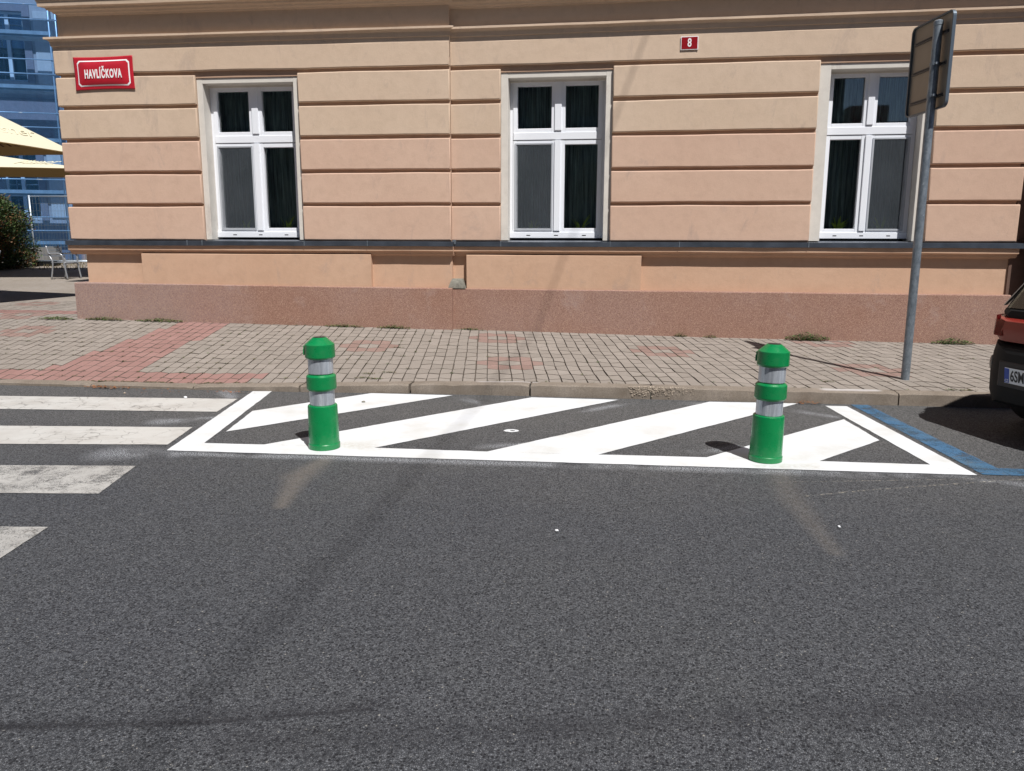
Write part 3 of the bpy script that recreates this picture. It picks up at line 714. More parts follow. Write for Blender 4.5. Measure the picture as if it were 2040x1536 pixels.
window(1.4515, 1.33, (.69, 2.21), FR, False, 2)
window(5.565, 1.155, (4.844, 6.28), FR, True, 3)
# stone on the plinth ledge at the break
bm = NB(); sweep(bm, [(-.10, .885), (.055, .885), (.056, .925), (.035, .985), (.02, 1.008), (-.10, 1.015)], -.055, .195, jit=.006, step=.03, sd=5)
for v in bm.verts:
    t = (v.co.z-.885)/.13; v.co.x = .07+(v.co.x-.07)*(1-.42*max(0, t)**1.2)
tag(obj('bumper_stone', bm, M_STONE, None, 'auto', FR), 'small grey weathered stone block standing on the plinth ledge beside the wall break', 'stone')
# neighbour and downpipe at the right
nb = tag(empty('neighbour_building', (0, 0, 0)), 'dark shaded neighbouring building at the right edge of the photo', 'building')
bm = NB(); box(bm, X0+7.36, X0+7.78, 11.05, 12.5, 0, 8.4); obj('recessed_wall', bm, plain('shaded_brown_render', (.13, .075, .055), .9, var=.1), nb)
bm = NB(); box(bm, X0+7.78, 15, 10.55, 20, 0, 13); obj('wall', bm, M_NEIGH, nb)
dp = tag(empty('downpipe', (X0+7.60, 10.90, 0)), 'dark blue grey downpipe in the gap beside the corner building', 'downpipe')
bm = NB(); tube(bm, [(0, 0, .2), (0, 0, 8.3)], .085, 16); obj('pipe', bm, plain('pipe_paint', (.045, .06, .08), .35, .3), dp, True)
for z in (1.0, 3.6, 6.2):
    bm = NB(); lathe(bm, [(.088, z), (.10, z+.01), (.10, z+.07), (.088, z+.08)], 16); obj('collar', bm, M_SHEET, dp, True)

# ------------------------------------------------------------------ plates on the wall
def plate_frame(Fm, u, z, v, w, h, rot=0): return Fm @ Matrix.Translation((u, -v, z)) @ Matrix.Rotation(rot, 4, 'Y') @ Matrix.Rotation(R(90), 4, 'X')
MS = plate_frame(FL, -4.992, 3.880, .012, 0, 0, R(-.6))
sp = tag(empty('street_name_sign'), 'convex red enamel street name plate with white lettering on the left wall corner', 'sign'); sp.matrix_world = MS
def bulge(x, y, w=.905, h=.455):
    ex = max(0, 1-(abs(x)/(w*.44))**4); ey = max(0, 1-(abs(y)/(h*.40))**4); return .030*ex*ey
def curvy(x, y):  # pincushion outline of the bent enamel plate
    return x*(1-.012*(1-(y/.228)**2)), y*(1-.045*(1-(x/.452)**2))
bm = NB(); nx, ny = 40, 24; g_ = []
for j in range(ny+1):
    row = []
    for i in range(nx+1):
        x, y = -.452+.904*i/nx, -.228+.456*j/ny; X_, Y_ = curvy(x, y); row.append(bm.verts.new((X_, Y_, .006+bulge(x, y))))
    g_.append(row)
for j in range(ny):
    for i in range(nx): bm.faces.new((g_[j][i], g_[j][i+1], g_[j+1][i+1], g_[j+1][i]))
ext_ = bmesh.ops.extrude_face_region(bm, geom=bm.faces[:]); vs = [e for e in ext_['geom'] if isinstance(e, bmesh.types.BMVert)]
for v in vs: v.co.z -= .004
obj('plate', bm, M_ENRED, sp, True)
# white line border with cut corners
bm = NB()
def path(o):
    a, b, c = .400-o, .180-o, .035; return [(-a+c, -b), (a-c, -b), (a, -b+c), (a, b-c), (a-c, b), (-a+c, b), (-a, b-c), (-a, -b+c)]
def dens(pts):
    out = []
    for p, n in zip(pts, pts[1:]+pts[:1]):
        k = max(2, int(math.hypot(n[0]-p[0], n[1]-p[1])/.02))
        k = 20
        out += [(p[0]+(n[0]-p[0])*t/k, p[1]+(n[1]-p[1])*t/k) for t in range(k)]
    return out
A_, B_ = dens(path(0)), dens(path(.017))
va = [bm.verts.new((*curvy(x, y), .0085+bulge(x, y))) for x, y in A_]; vb = [bm.verts.new((*curvy(x, y), .0085+bulge(x, y))) for x, y in B_]
for i in range(len(va)): bm.faces.new((va[i], va[(i+1) % len(va)], vb[(i+1) % len(va)], vb[i]))
obj('border', bm, M_ENWH, sp)
text_mesh('HAVLÍČKOVA', .160, 'lettering', M_ENWH, sp, Matrix.Translation((.005, -.018, .0385)), sx=.50, bold=.0062, depth=.003, space=1.18)
hn = tag(empty('house_number_plate'), 'small dark red plate with white house number 8 on the beige wall', 'sign'); hn.matrix_world = plate_frame(FR, 3.183, 4.083, .008, 0, 0, R(-.4))
bm = NB(); box(bm, -.112, .112, -.083, .083, 0, .008, .002); obj('plate', bm, M_ENWH, hn)
bm = NB(); box(bm, -.102, .102, -.073, .073, .008, .0105); obj('red_field', bm, M_DRED, hn)
text_mesh('8', .145, 'numeral', M_ENWH, hn, Matrix.Translation((0, 0, .012)), sx=.72, bold=.003, depth=.002)
bm = NB(); box(bm, .099, .105, -.097, -.083, 0, .004); obj('bracket', bm, M_SHEET, hn)

# ------------------------------------------------------------------ bollards
def bollard(x, y, rz, lean, label):
    t = empty('bollard', (x, y, .002), rz); t.rotation_euler = (lean[0], lean[1], rz)
    tag(t, label, 'bollard', 'green plastic bollards on the hatched box')
    bm = NB(); lathe(bm, [(.113, .003), (.1155, .006), (.1155, .040), (.1125, .045), (.1115, .050), (.1115, .058), (.1075, .318), (.1055, .327), (.101, .331), (.088, .332)], 48); obj('base_sleeve', bm, M_GREEN, t, 'crisp')
    for z in (.333, .566):
        bm = NB(); lathe(bm, [(.0895, z), (.0905, z+.004), (.0905, z+.118), (.0895, z+.122)], 20); obj('reflective_band', bm, M_REFL, t)
    bm = NB(); lathe(bm, [(.088, .442), (.096, .440), (.1070, .452), (.1085, .457), (.1075, .543), (.1060, .547), (.095, .558), (.088, .559)], 48); obj('collar', bm, M_GREEN, t, 'crisp')
    bm = NB(); lathe(bm, [(.085, .676), (.096, .674), (.1070, .684), (.1085, .690), (.1070, .776), (.1060, .780), (.048, .829), (.0, .829)], 48, cap=False)
    obj('cap', bm, M_GREEN, t, 'crisp')
    bm = NB(); lathe(bm, [(.044, .8285), (.044, .8305), (.0, .8308)], 24, cap=False); obj('cap_hole', bm, M_BLK, t)
    bm = NB(); box(bm, -.118, -.096, -.016, .016, .738, .770, .006); box(bm, -.122, -.102, -.014, .014, .70, .745, .005); obj('cap_lug', bm, M_GREEN, t)
    bm = NB(); lathe(bm, [(.05, .33), (.086, .331), (.086, .70), (.05, .701)], 24); obj('core_tube', bm, M_GREEN, t)
    return t
bollard(-2.200, 5.385, R(8), (R(.2), R(-.4)), 'green plastic bollard with two silver bands, the one nearer the zebra crossing')
bollard(1.003, 5.545, R(-25), (R(-.3), R(1.0)), 'green plastic bollard with two silver bands, in front of the sign pole')

# ------------------------------------------------------------------ road sign
rs = tag(empty('road_sign', (2.862, 8.42, surf(2.862, 8.42))), 'road sign seen from behind on a tall galvanised pole by the kerb', 'sign')
zb = surf(2.862, 8.42)
bm = NB(); tube(bm, [(0, 0, -.05), (0, 0, 3.575-zb)], .041, 24); obj('pole', bm, M_GALV, rs, 'auto')
bm = NB(); lathe(bm, [(.0415, 3.56-zb), (.044, 3.565-zb), (.044, 3.60-zb), (.03, 3.612-zb)], 20); obj('pole_cap', bm, M_GALV, rs)
fold = Matrix.Rotation(R(-80), 4, 'Z')  # x along plate (towards the camera), +y is the face side
def rrect(w0, w1, z0, z1, r, n=6):
    out = []
    for cx, cz, a0 in ((w1-r, z1-r, 0), (w0+r, z1-r, 90), (w0+r, z0+r, 180), (w1-r, z0+r, 270)):
        for k in range(n+1): a = R(a0+90*k/n); out.append((cx+r*math.cos(a), cz+r*math.sin(a)))
    return out
w0, w1, z0_, z1_ = -.555, .172, 2.800-zb, 3.674-zb
def slab(poly, y0, y1):
    bm = NB(); a = [bm.verts.new((x, y0, z)) for x, z in poly]; b = [bm.verts.new((x, y1, z)) for x, z in poly]
    bm.faces.new(a); bm.faces.new(b[::-1])
    for i in range(len(poly)): bm.faces.new((a[i], b[i], b[(i+1) % len(poly)], a[(i+1) % len(poly)]))
    return bm
O1 = rrect(w0, w1, z0_, z1_, .06)
obj('plate', slab(rrect(w0+.012, w1-.012, z0_+.012, z1_-.012, .05), .063, .066), M_SIGNBACK, rs, False, fold)
obj('sign_face', slab(rrect(w0+.01, w1-.01, z0_+.01, z1_-.01, .05), .0665, .069), M_SIGNFACE, rs, False, fold)
bm = NB(); I1 = rrect(w0+.014, w1-.014, z0_+.014, z1_-.014, .048)
for ya, yb in ((.040, .071),):
    A1 = [bm.verts.new((x, ya, z)) for x, z in O1]; A2 = [bm.verts.new((x, yb, z)) for x, z in O1]
    B1 = [bm.verts.new((x, ya, z)) for x, z in I1]; B2 = [bm.verts.new((x, yb, z)) for x, z in I1]
    for i in range(len(O1)):
        j = (i+1) % len(O1)
        bm.faces.new((A1[i], A1[j], A2[j], A2[i])); bm.faces.new((B1[i], B2[i], B2[j], B1[j])); bm.faces.new((A1[i], B1[i], B1[j], A1[j])); bm.faces.new((A2[i], A2[j], B2[j], B2[i]))
obj('rim', bm, M_SIGNRIM, rs, False, fold)
for z in (3.50, 3.215, 2.925):
    bm = NB(); box(bm, -.50, .085, .042, .063, z-zb-.013, z-zb-.006); box(bm, -.50, .085, .042, .063, z-zb+.006, z-zb+.013); box(bm, -.50, .085, .058, .0625, z-zb-.012, z-zb+.012)
    obj('rail', bm, M_SIGNRAIL, rs, False, fold)
    if z < 3.4:
        bm = NB(); lathe(bm, [(.042, z-zb-.014), (.046, z-zb-.013), (.046, z-zb+.013), (.042, z-zb+.014)], 20); box(bm, -.012, .012, -.062, -.040, z-zb-.010, z-zb+.010)
        obj('clamp', bm, M_GALV, rs, False)

# ------------------------------------------------------------------ parked car
car = tag(empty('parked_car', (3.02, 6.20, 0), R(18)), 'red and black hatchback cut off at the right edge, seen from its rear corner', 'car')
CW = .93
def carbody(bm, secs):
    rings = []
    for x, pts in secs:
        full = [(y, z) for y, z in pts]+[(-y, z) for y, z in reversed(pts)]
        rings.append([bm.verts.new((x+dx, y*CW, z)) for (y, z), dx in zip(full, [0]*len(full))])
    n = len(rings[0])
    for a, b in zip(rings, rings[1:]):
        for j in range(n): bm.faces.new((a[j], b[j], b[(j+1) % n], a[(j+1) % n]))
    bm.faces.new(rings[0]); bm.faces.new(rings[-1][::-1])
def sec(w, zb_, zt, r=.06, k=1.):
    return [(w*.90*k, zb_), (w*k-.01, zb_+r), (w, (zb_+zt)/2), (w-.015, zt-r), (w*.93, zt)]
# bumper
bm = NB()
carbody(bm, [(.0, sec(.34, .36, .68, .05)), (.02, sec(.45, .30, .72, .07)), (.07, sec(.56, .27, .74, .09)), (.15, sec(.66, .25, .755, .10)), (.27, sec(.745, .25, .76, .10)), (.42, sec(.805, .25, .765, .10)), (.58, sec(.835, .25, .765, .08)), (.62, sec(.82, .27, .74, .06))])
obj('rear_bumper', bm, M_BLACKPL, car, 'auto')
# painted body
bm = NB()
carbody(bm, [(.05, sec(.46, .765, .92, .04)), (.08, sec(.56, .765, .935, .04)), (.16, sec(.665, .762, .95, .04)), (.28, sec(.745, .762, .955, .04)), (.44, sec(.81, .762, .96, .04)), (.66, sec(.845, .55, .95, .05)), (.90, sec(.85, .70, .94, .05)), (1.3, sec(.855, .28, .93, .05)), (2.6, sec(.855, .28, .92, .05)), (2.8, sec(.85, .62, .91, .05)), (3.3, sec(.82, .62, .86, .06)), (3.7, sec(.70, .30, .72, .06)), (3.78, sec(.60, .32, .62, .06))])
obj('body', bm, M_CARRED, car, 'auto')
bm = NB(); box(bm, .6, 3.5, -.80, .80, .22, .60); obj('floor_pan', bm, M_BLACKPL, car)
# black band under the window, pillars, roof (open greenhouse with panes)
bm = NB(); carbody(bm, [(.12, sec(.50, .935, 1.0, .015)), (.20, sec(.64, .945, 1.02, .015)), (.34, sec(.74, .945, 1.02, .015)), (.50, sec(.79, .945, 1.02, .015)), (1.2, sec(.82, .93, .985, .015)), (2.5, sec(.82, .92, .97, .015))])
obj('waist_band', bm, M_BLACKPL, car, 'auto')
def pil(a, b, w, m=M_BLACKPL, name='pillar'):
    for s in (-1, 1):
        bm = NB(); A = Vector((a[0], a[1]*s*CW, a[2])); B = Vector((b[0], b[1]*s*CW, b[2]))
        vs0 = [bm.verts.new(A+Vector((dx, dy*s, 0))) for dx, dy in ((-w/2, 0), (w/2, 0), (w/2, -.05), (-w/2, -.05))]
        vs1 = [bm.verts.new(B+Vector((dx*.8, dy*s, 0))) for dx, dy in ((-w/2, 0), (w/2, 0), (w/2, -.05), (-w/2, -.05))]
        bm.faces.new(vs0); bm.faces.new(vs1[::-1])
        for i in range(4): bm.faces.new((vs0[i], vs1[i], vs1[(i+1) % 4], vs0[(i+1) % 4]))
        obj(name, bm, m, car)
pil((.36, .73, .98), (.60, .62, 1.44), .16); pil((1.55, .80, .96), (1.60, .63, 1.46), .08); pil((2.75, .79, .93), (2.15, .62, 1.45), .07)
bm = NB(); carbody(bm, [(.44, sec(.56, 1.415, 1.445, .008)), (.55, sec(.63, 1.43, 1.475, .01)), (1.2, sec(.655, 1.45, 1.51, .012)), (2.0, sec(.64, 1.44, 1.485, .012)), (2.2, sec(.60, 1.43, 1.46, .01))]); obj('roof', bm, M_CARRED, car, 'auto')
def quad(pts, m, name, th=.004):
    bm = NB(); f = bm.faces.new([bm.verts.new((p[0], p[1]*CW, p[2])) for p in pts]); bm.normal_update(); r_ = bmesh.ops.extrude_face_region(bm, geom=[f]); nn = f.normal.copy()
    for v in [e for e in r_['geom'] if isinstance(e, bmesh.types.BMVert)]: v.co += nn*th
    return obj(name, bm, m, car)
quad([(.15, -.54, 1.015), (.15, .54, 1.015), (.47, .54, 1.42), (.47, -.54, 1.42)], M_CARGL, 'rear_window')
quad([(2.80, -.72, .95), (2.80, .72, .95), (2.2, .58, 1.44), (2.2, -.58, 1.44)], M_CARGL, 'windscreen')
for s in (-1, 1):
    quad([(.44, .785*s, 1.01), (2.7, .80*s, .955), (2.15, .635*s, 1.44), (.62, .635*s, 1.44)], M_CARGL, 'side_window')
    quad([(.31, .735*s, 1.03), (.20, .655*s, 1.03), (.47, .57*s, 1.40), (.55, .61*s, 1.40)], plain('tan_reflection', (.45, .36, .29), .15, .7), 'pillar_reflection', .006)  # tan strip paints the sunny facade's reflection on the pillar glass
    # rear lamps wrapping the corner
    bm = NB(); P1 = [(.045, .42*s), (.075, .535*s), (.155, .632*s), (.275, .708*s), (.44, .768*s)]
    lo = [bm.verts.new((x, y, .80+.03*(i > 2))) for i, (x, y) in enumerate(P1)]; hi = [bm.verts.new((x+.01, y*.992, .925+.025*(i > 1))) for i, (x, y) in enumerate(P1)]
    for i in range(4): bm.faces.new((lo[i], lo[i+1], hi[i+1], hi[i]))
    bmesh.ops.solidify(bm, geom=bm.faces[:], thickness=.012); obj('tail_lamp', bm, M_LAMP, car)
    bm = NB(); bmesh.ops.create_uvsphere(bm, u_segments=16, v_segments=10, radius=1, matrix=Matrix.Translation((.100, .548*s, .575)) @ Matrix.Rotation(R(-42*s), 4, 'Z') @ Matrix.Diagonal((.018, .035, .060, 1))); obj('reflector', bm, M_AMBER, car, True)
    bm = NB(); box(bm, 1.95, 2.12, (.86 if s > 0 else -1.0), (1.0 if s > 0 else -.86), .96, 1.08, .02); obj('mirror', bm, M_BLACKPL, car)
# plate recess and number plate
bm = NB(); box(bm, -.004, .05, -.38, .36, .42, .62, .01); obj('plate_recess', bm, M_BLK, car)
pl = obj('number_plate', NB(), M_WHPL, car, False, Matrix.Translation((-.010, -.0, .515)) @ Matrix.Rotation(R(-6), 4, 'Y'))
bm = NB(); box(bm, -.004, .003, -.28, .28, -.060, .060, .001); bm.to_mesh(pl.data); bm.free()
bm = NB(); box(bm, -.006, -.0043, .236, .2795, -.056, .056); obj('country_band', bm, M_EUB, pl)
MP = Matrix.Translation((-.0052, .225, -.002)) @ Matrix(((0, 0, -1, 0), (-1, 0, 0, 0), (0, 1, 0, 0), (0, 0, 0, 1)))
text_mesh('6SM', .118, 'characters', M_BLK, pl, MP, sx=.66, bold=.0025, depth=.001, align='LEFT')
text_mesh('CZ', .030, 'country_code', M_WHPL, pl, Matrix.Translation((-.0066, .258, -.040)) @ Matrix(((0, 0, -1, 0), (-1, 0, 0, 0), (0, 1, 0, 0), (0, 0, 0, 1))), sx=.8, bold=.0005, depth=.0006)
for x in (.82, 3.05):
    for s in (-1, 1):
        w = empty('wheel', (x, s*.74, .30)); w.parent = car; w.rotation_euler = (R(90), 0, 0)
        bm = NB(); lathe(bm, [(.18, -.09), (.28, -.095), (.30, -.08), (.30, .08), (.28, .095), (.18, .09)], 28); obj('tyre', bm, M_TYRE, w, 'auto')
        bm = NB(); lathe(bm, [(.0, -.085), (.17, -.08), (.18, 0), (.17, .08), (.0, .085)], 20, cap=False); obj('rim', bm, M_ALU, w, 'auto')

# ------------------------------------------------------------------ weeds
def weed_mesh(rx, ry, h, n, mats, seed, leaf=.022):
    rnd = random.Random(seed); bm = NB(); k = 0
    for i in range(n):
        a = rnd.uniform(0, 6.28); rr = rnd.random()**.6; x, y = rx*rr*math.cos(a), ry*rr*math.sin(a)
        hh = h*(1-rr*.7)*rnd.uniform(.3, 1.1); L = leaf*rnd.uniform(.6, 1.3); d = rnd.uniform(0, 6.28); t = rnd.uniform(-.5, .7)
        u = Vector((math.cos(d), math.sin(d), t)).normalized()*L; w = Vector((-math.sin(d), math.cos(d), rnd.uniform(-.3, .3)))*L*.35; c = Vector((x, y, hh))
        f = bm.faces.new([bm.verts.new(c-u*.5), bm.verts.new(c+w), bm.verts.new(c+u*.6), bm.verts.new(c-w)]); f.material_index = rnd.choice([0, 0, 1])
        if i % 4 == 0:
            b = Vector((x*.6, y*.6, -.005)); p = Vector((.0012, 0, 0)); bm.faces.new([bm.verts.new(b-p), bm.verts.new(b+p), bm.verts.new(c+p), bm.verts.new(c-p)])
    return bm
def wally(x): return (11.0-.05 if x > X0 else 10.92+(x-X0)*.03145-.05)
WEEDS = [(-8.5, 10.62, .30, .10, .05, 300, 'low green weeds just left of the plinth corner'), (-7.75, None, .33, .05, .06, 280, 'low weeds along the plinth right of its left corner'),
         (-6.85, None, .42, .05, .06, 330, 'weeds at the plinth foot beside the red paving strip'), (-4.05, None, .30, .04, .05, 200, 'thin weeds at the plinth foot below the left window'),
         (-3.30, None, .26, .04, .055, 190, 'green weeds at the plinth foot behind the left bollard'), (-2.2, None, .22, .03, .03, 90, 'sparse weeds at the plinth foot below the wall break'),
         (.75, None, .09, .03, .07, 60, 'tiny weed at the plinth foot right of the middle window'), (1.15, None, .10, .03, .04, 60, 'tiny flat weed at the plinth foot near the sign shadow'),
         (2.42, None, .30, .06, .12, 480, 'tallest leafy weed clump at the plinth foot behind the right bollard'), (4.25, None, .27, .06, .09, 380, 'leafy weed clump at the plinth foot right of the sign pole')]
for i, (x, y, rx, ry, h, n, lab) in enumerate(WEEDS):
    yy = y if y else wally(x)-ry*.9
    o = obj('weed_clump', weed_mesh(rx, ry, h, int(n*1.2), None, i, .025 if h > .08 else .024), [M_LEAF, M_LEAFD if h > .08 else M_DRYGR]); o.location = (x, yy, surf(x, yy))
    tag(o, lab, 'weed', 'weed clumps along the plinth')
# joint weeds
bm = NB(); rnd = random.Random(5)
def tuft(x, y, r, n):
    for k in range(n):
        a = rnd.uniform(0, 6.28); rr = r*rnd.random(); c = Vector((x+rr*math.cos(a)*1.7, y+rr*math.sin(a)*.6, surf(x, y)+rnd.uniform(.001, .012)))
        L = rnd.uniform(.006, .014); d = rnd.uniform(0, 6.28); u = Vector((math.cos(d), math.sin(d), rnd.uniform(-.4, .6)))*L; w = Vector((-math.sin(d), math.cos(d), 0))*L*.35
        f = bm.faces.new([bm.verts.new(c-u), bm.verts.new(c+w), bm.verts.new(c+u), bm.verts.new(c-w)]); f.material_index = rnd.choice([0, 1, 1, 2])
for k in range(1700):
    c = rnd.randint(-80, 60); r = rnd.randint(-4, 11); x, y = lat(c, r); y += rnd.uniform(-.01, .01)
    if y < kf(x)+.17 or y > 10.8 or x < -9: continue
    dens_ = .9 if x < -2.5 else .28
    if rnd.random() > dens_*(.4+max(0, noise.noise((x*1.2, y*1.2, 0)))*1.6): continue
    tuft(x, y, rnd.uniform(.008, .028), rnd.randint(5, 16))
for k in range(60):
    x = rnd.uniform(-5.8, -3.9); tuft(x, kf(x)+.16, .03, 14)
for k in range(30):
    x = rnd.uniform(-1.8, 4.5); tuft(x, kf(x)+.16, .02, 8)
for x, y in ((-2.75, 7.86), (-2.62, 7.82), (-2.75, 8.05), (-2.55, 8.12), (2.05, 8.2), (3.3, 7.97), (3.15, 7.96), (-2.85, 9.5)): tuft(x, y, .06, 70)
tag(obj('joint_weeds', bm, [M_LEAF, M_DRYGR, M_LEAFD]), 'dry little weeds growing in the joints of the pavers', 'weeds', kind='stuff')
# litter
bm = NB(); rnd = random.Random(8)
for (cx, cy_, sx_, sy_, n) in ((-5.35, 7.33, .22, .04, 120), (-3.95, 7.3, .3, .05, 26), (1.75, 7.66, .12, .03, 40), (-4.7, 7.2, .3, .08, 20)):
    for k in range(n):
        x, y = rnd.gauss(cx, sx_*.6), rnd.gauss(cy_, sy_*.6)
        if y > kf(x)-.005: y = kf(x)-.01
        c = Vector((x, y, rnd.uniform(.006, .03))); L = rnd.uniform(.006, .02); d = rnd.uniform(0, 6.28)
        u = Vector((math.cos(d), math.sin(d), rnd.uniform(-.3, .3)))*L; w = Vector((-math.sin(d), math.cos(d), rnd.uniform(-.3, .3)))*L*.5
        bm.faces.new([bm.verts.new(c-u), bm.verts.new(c+w), bm.verts.new(c+u), bm.verts.new(c-w)])
tag(obj('leaf_litter', bm, M_DRYLEAF), 'dry brown leaf litter lying in the gutter along the kerb', 'litter', kind='stuff')
for (x, y, r, lab, m) in ((-.33, 3.92, .013, 'small white scrap lying on the open asphalt', M_WHPL), (-4.27, 6.99, .018, 'white chip on the asphalt between kerb and top zebra stripe', M_WHPL),
                          (-2.47, 7.05, .02, 'grey pebble lying on the first hatch stripe', M_STONE), (-5.0, 7.1, .014, 'pale chip on the gutter asphalt at the left', M_PEB), (1.17, 4.22, .010, 'white pebble on the asphalt in front of the right bollard', M_WHPL)):
    bm = NB(); bmesh.ops.create_icosphere(bm, subdivisions=1, radius=r)
    for v in bm.verts: v.co *= random.uniform(.6, 1.2); v.co.z *= .6
    o = obj('pebble', bm, m); o.location = (x, y, r*.35+.004); tag(o, lab, 'pebble')
# splash of white paint
bm = NB(); 
for (cx, cy_, r0, r1) in ((-.90, 6.13, .05, .02),):
    n = 22; a = [bm.verts.new((cx+1.25*r0*(1+.25*noise.noise((k*.7, 0, 2)))*math.cos(6.283*k/n), cy_+r0*math.sin(6.283*k/n)*(1+.2*noise.noise((k*.9, 4, 2))), .004)) for k in range(n)]
    b = [bm.verts.new((cx+.01+r1*math.cos(6.283*k/n), cy_+.8*r1*math.sin(6.283*k/n), .004)) for k in range(n)]
    for k in range(n): bm.faces.new((a[k], a[(k+1) % n], b[(k+1) % n], b[k]))
obj('paint_blot', bm, M_WHITE, road)

# ------------------------------------------------------------------ house plants behind the panes
def plant(Fm, u, h, n, lab, seed, m):
    rnd = random.Random(seed); P_ = Fm @ Vector((u, .40, 1.58)); t = empty('house_plant', P_); tag(t, lab, 'plant', 'house plants on the window sills')
    bm = NB(); lathe(bm, [(.045, 0), (.06, .09), (.062, .10)], 16); obj('pot', bm, M_POT, t, 'auto')
    bm = NB()
    for k in range(n):
        a = rnd.uniform(0, 6.28); L = h*rnd.uniform(.6, 1.1); out = rnd.uniform(.04, .16); w = rnd.uniform(.007, .013); pr = None; cu_ = rnd.uniform(.3, 1.3)
        for j in range(7):
            s_ = j/6; c = Vector((math.cos(a)*(.02+out*s_**1.3), -.3*abs(math.sin(a))*out*s_+.0, .09+L*(s_-cu_*.45*s_*s_))); ww = w*(1-s_*.8)
            v1 = bm.verts.new(c+Vector((-math.sin(a)*ww, math.cos(a)*ww, 0))+Vector((ww, 0, 0))); v2 = bm.verts.new(c-Vector((-math.sin(a)*ww, math.cos(a)*ww, 0))-Vector((ww, 0, 0)))
            if pr: bm.faces.new((pr[0], v1, v2, pr[1]))
            pr = (v1, v2)
    obj('leaves', bm, m, t, True)
plant(FL, -3.20, .28, 12, 'thin leaved plant behind the screened pane of the left window', 1, M_LEAFY)
plant(FL, -2.55, .30, 14, 'yellow green plant behind the right pane of the left window', 2, M_LEAFY)
plant(FR, 1.10, .24, 14, 'thin leaved plant behind the screened pane of the middle window', 3, M_LEAFY)
plant(FR, 1.78, .32, 22, 'arching yellow green plant behind the right pane of the middle window', 4, M_LEAFY)
plant(FR, 5.30, .26, 30, 'bushy green plant behind the left pane of the right window', 5, M_LEAFY)
plant(FR, 5.85, .26, 12, 'pale plant behind the screened pane of the right window', 6, M_LEAFY)

# ------------------------------------------------------------------ parasols
def parasol(x, y, rz, side, zr, zp, lab, hy=None):
    g0 = surf(x, y); t = tag(empty('parasol', (x, y, g0), rz), lab, 'parasol', 'cream parasols on the plaza'); h = side/2; hy = hy or h; zr -= g0; zp -= g0
    bm = NB(); ap = bm.verts.new((0, 0, zp)); N = 12; ring = []
    cs = [(-h, -hy), (h, -hy), (h, hy), (-h, hy)]
    grid = []
    for i in range(4):
        a, b = cs[i], cs[(i+1) % 4]
        for k in range(N): s_ = k/N; sag = .05*math.sin(math.pi*s_); ring.append((a[0]+(b[0]-a[0])*s_, a[1]+(b[1]-a[1])*s_, sag))
    rows = []
    for r_ in range(1, 7):
        f = r_/6; rows.append([bm.verts.new((x_*f*(1-.02*sg*f), y_*f*(1-.02*sg*f), zp-(zp-zr)*f+sg*f*f*.9)) for x_, y_, sg in ring])
    n = len(ring)
    for k in range(n): bm.faces.new((ap, rows[0][k], rows[0][(k+1) % n]))
    for r0, r1 in zip(rows, rows[1:]):
        for k in range(n): bm.faces.new((r0[k], r1[k], r1[(k+1) % n], r0[(k+1) % n]))
    q = obj('canopy', bm, M_CANV, t, 'auto')
    ln = q.copy(); ln.data = q.data.copy(); ln.data.transform(Matrix.Translation((0, 0, -.012))); ln.data.materials[0] = M_UNDERTINT; ln.name = 'underside_tint'; COL.objects.link(ln)  # ochre copy paints the glow and shade of the canvas seen from below
    bm = NB(); tube(bm, [(0, 0, 0), (0, 0, zp-.02)], .03, 12); obj('pole', bm, M_ALU, t, True)
    bm = NB(); box(bm, -.35, .35, -.35, .35, 0, .08, .01); obj('base', bm, M_STONE, t)
    for cx, cy_ in cs+[(h, 0), (0, hy), (-h, 0), (0, -hy)]:
        bm = NB(); tube(bm, [(0, 0, zp-.06), (cx*.99, cy_*.99, zr-.01)], .011, 6); obj('rib', bm, M_STEM, t)
    return t, h, zr, zp
ang = YAW+R(45)
# first parasol: right corner hidden behind the building
c1 = Vector((-9.75, 13.15)); e1 = Vector((math.cos(YAW+R(250)), math.sin(YAW+R(250)))); e2 = Vector((math.cos(YAW+R(160)), math.sin(YAW+R(160))))
cc = c1+(e1+e2)*2.0
t1, h1, zr1, zp1 = parasol(cc.x, cc.y, YAW-R(20), 4.0, 3.06, 4.5, 'nearer cream parasol with its corner at the building edge')
c2_ = Vector((-13.25, 17.95)); cc2 = c2_+Vector((math.cos(YAW+R(180)), math.sin(YAW+R(180))))*3.9+Vector((-math.sin(YAW), math.cos(YAW)))*1.5
t2, h2, zr2, zp2 = parasol(cc2.x, cc2.y, YAW, 7.8, 3.29, 3.88, 'farther cream parasol seen below the nearer one', 1.5)
# prints on the canopies
sl_ = math.atan2(zp1-zr1, h1)
def on_panel(h, zr, zp, k, lift, down=.62, off=0.):
    """matrix on the outer panel k (0 front -y,1 right,2 back,3 left), text upright towards the peak"""
    s_ = math.atan2(zp-zr, h); return Matrix.Rotation(R(90)*k, 4, 'Z') @ Matrix.Translation((off, -h*down, zp-(zp-zr)*down)) @ Matrix.Rotation(s_, 4, 'X') @ Matrix.Translation((0, 0, lift))
text_mesh('Pilsner', .36, 'faint_print', M_FAINTPR, t1, on_panel(h1, zr1, zp1, 1, .02, .80, .95), sx=1, depth=.002, shear=.4)
text_mesh('Pilsner', .40, 'faint_print', M_FAINTPR, t2, Matrix.Translation((2.55, -1.08, zr2+(zp2-zr2)*.28+.03)) @ Matrix.Rotation(math.atan2(zp2-zr2, 1.5), 4, 'X'), sx=1, depth=.002, shear=.4)
text_mesh('Pilsner', .62, 'dark_print', M_BROWNPR, t1, on_panel(h1, zr1, zp1, 1, -.035, .80, .5), sx=1, depth=.002, shear=.4)
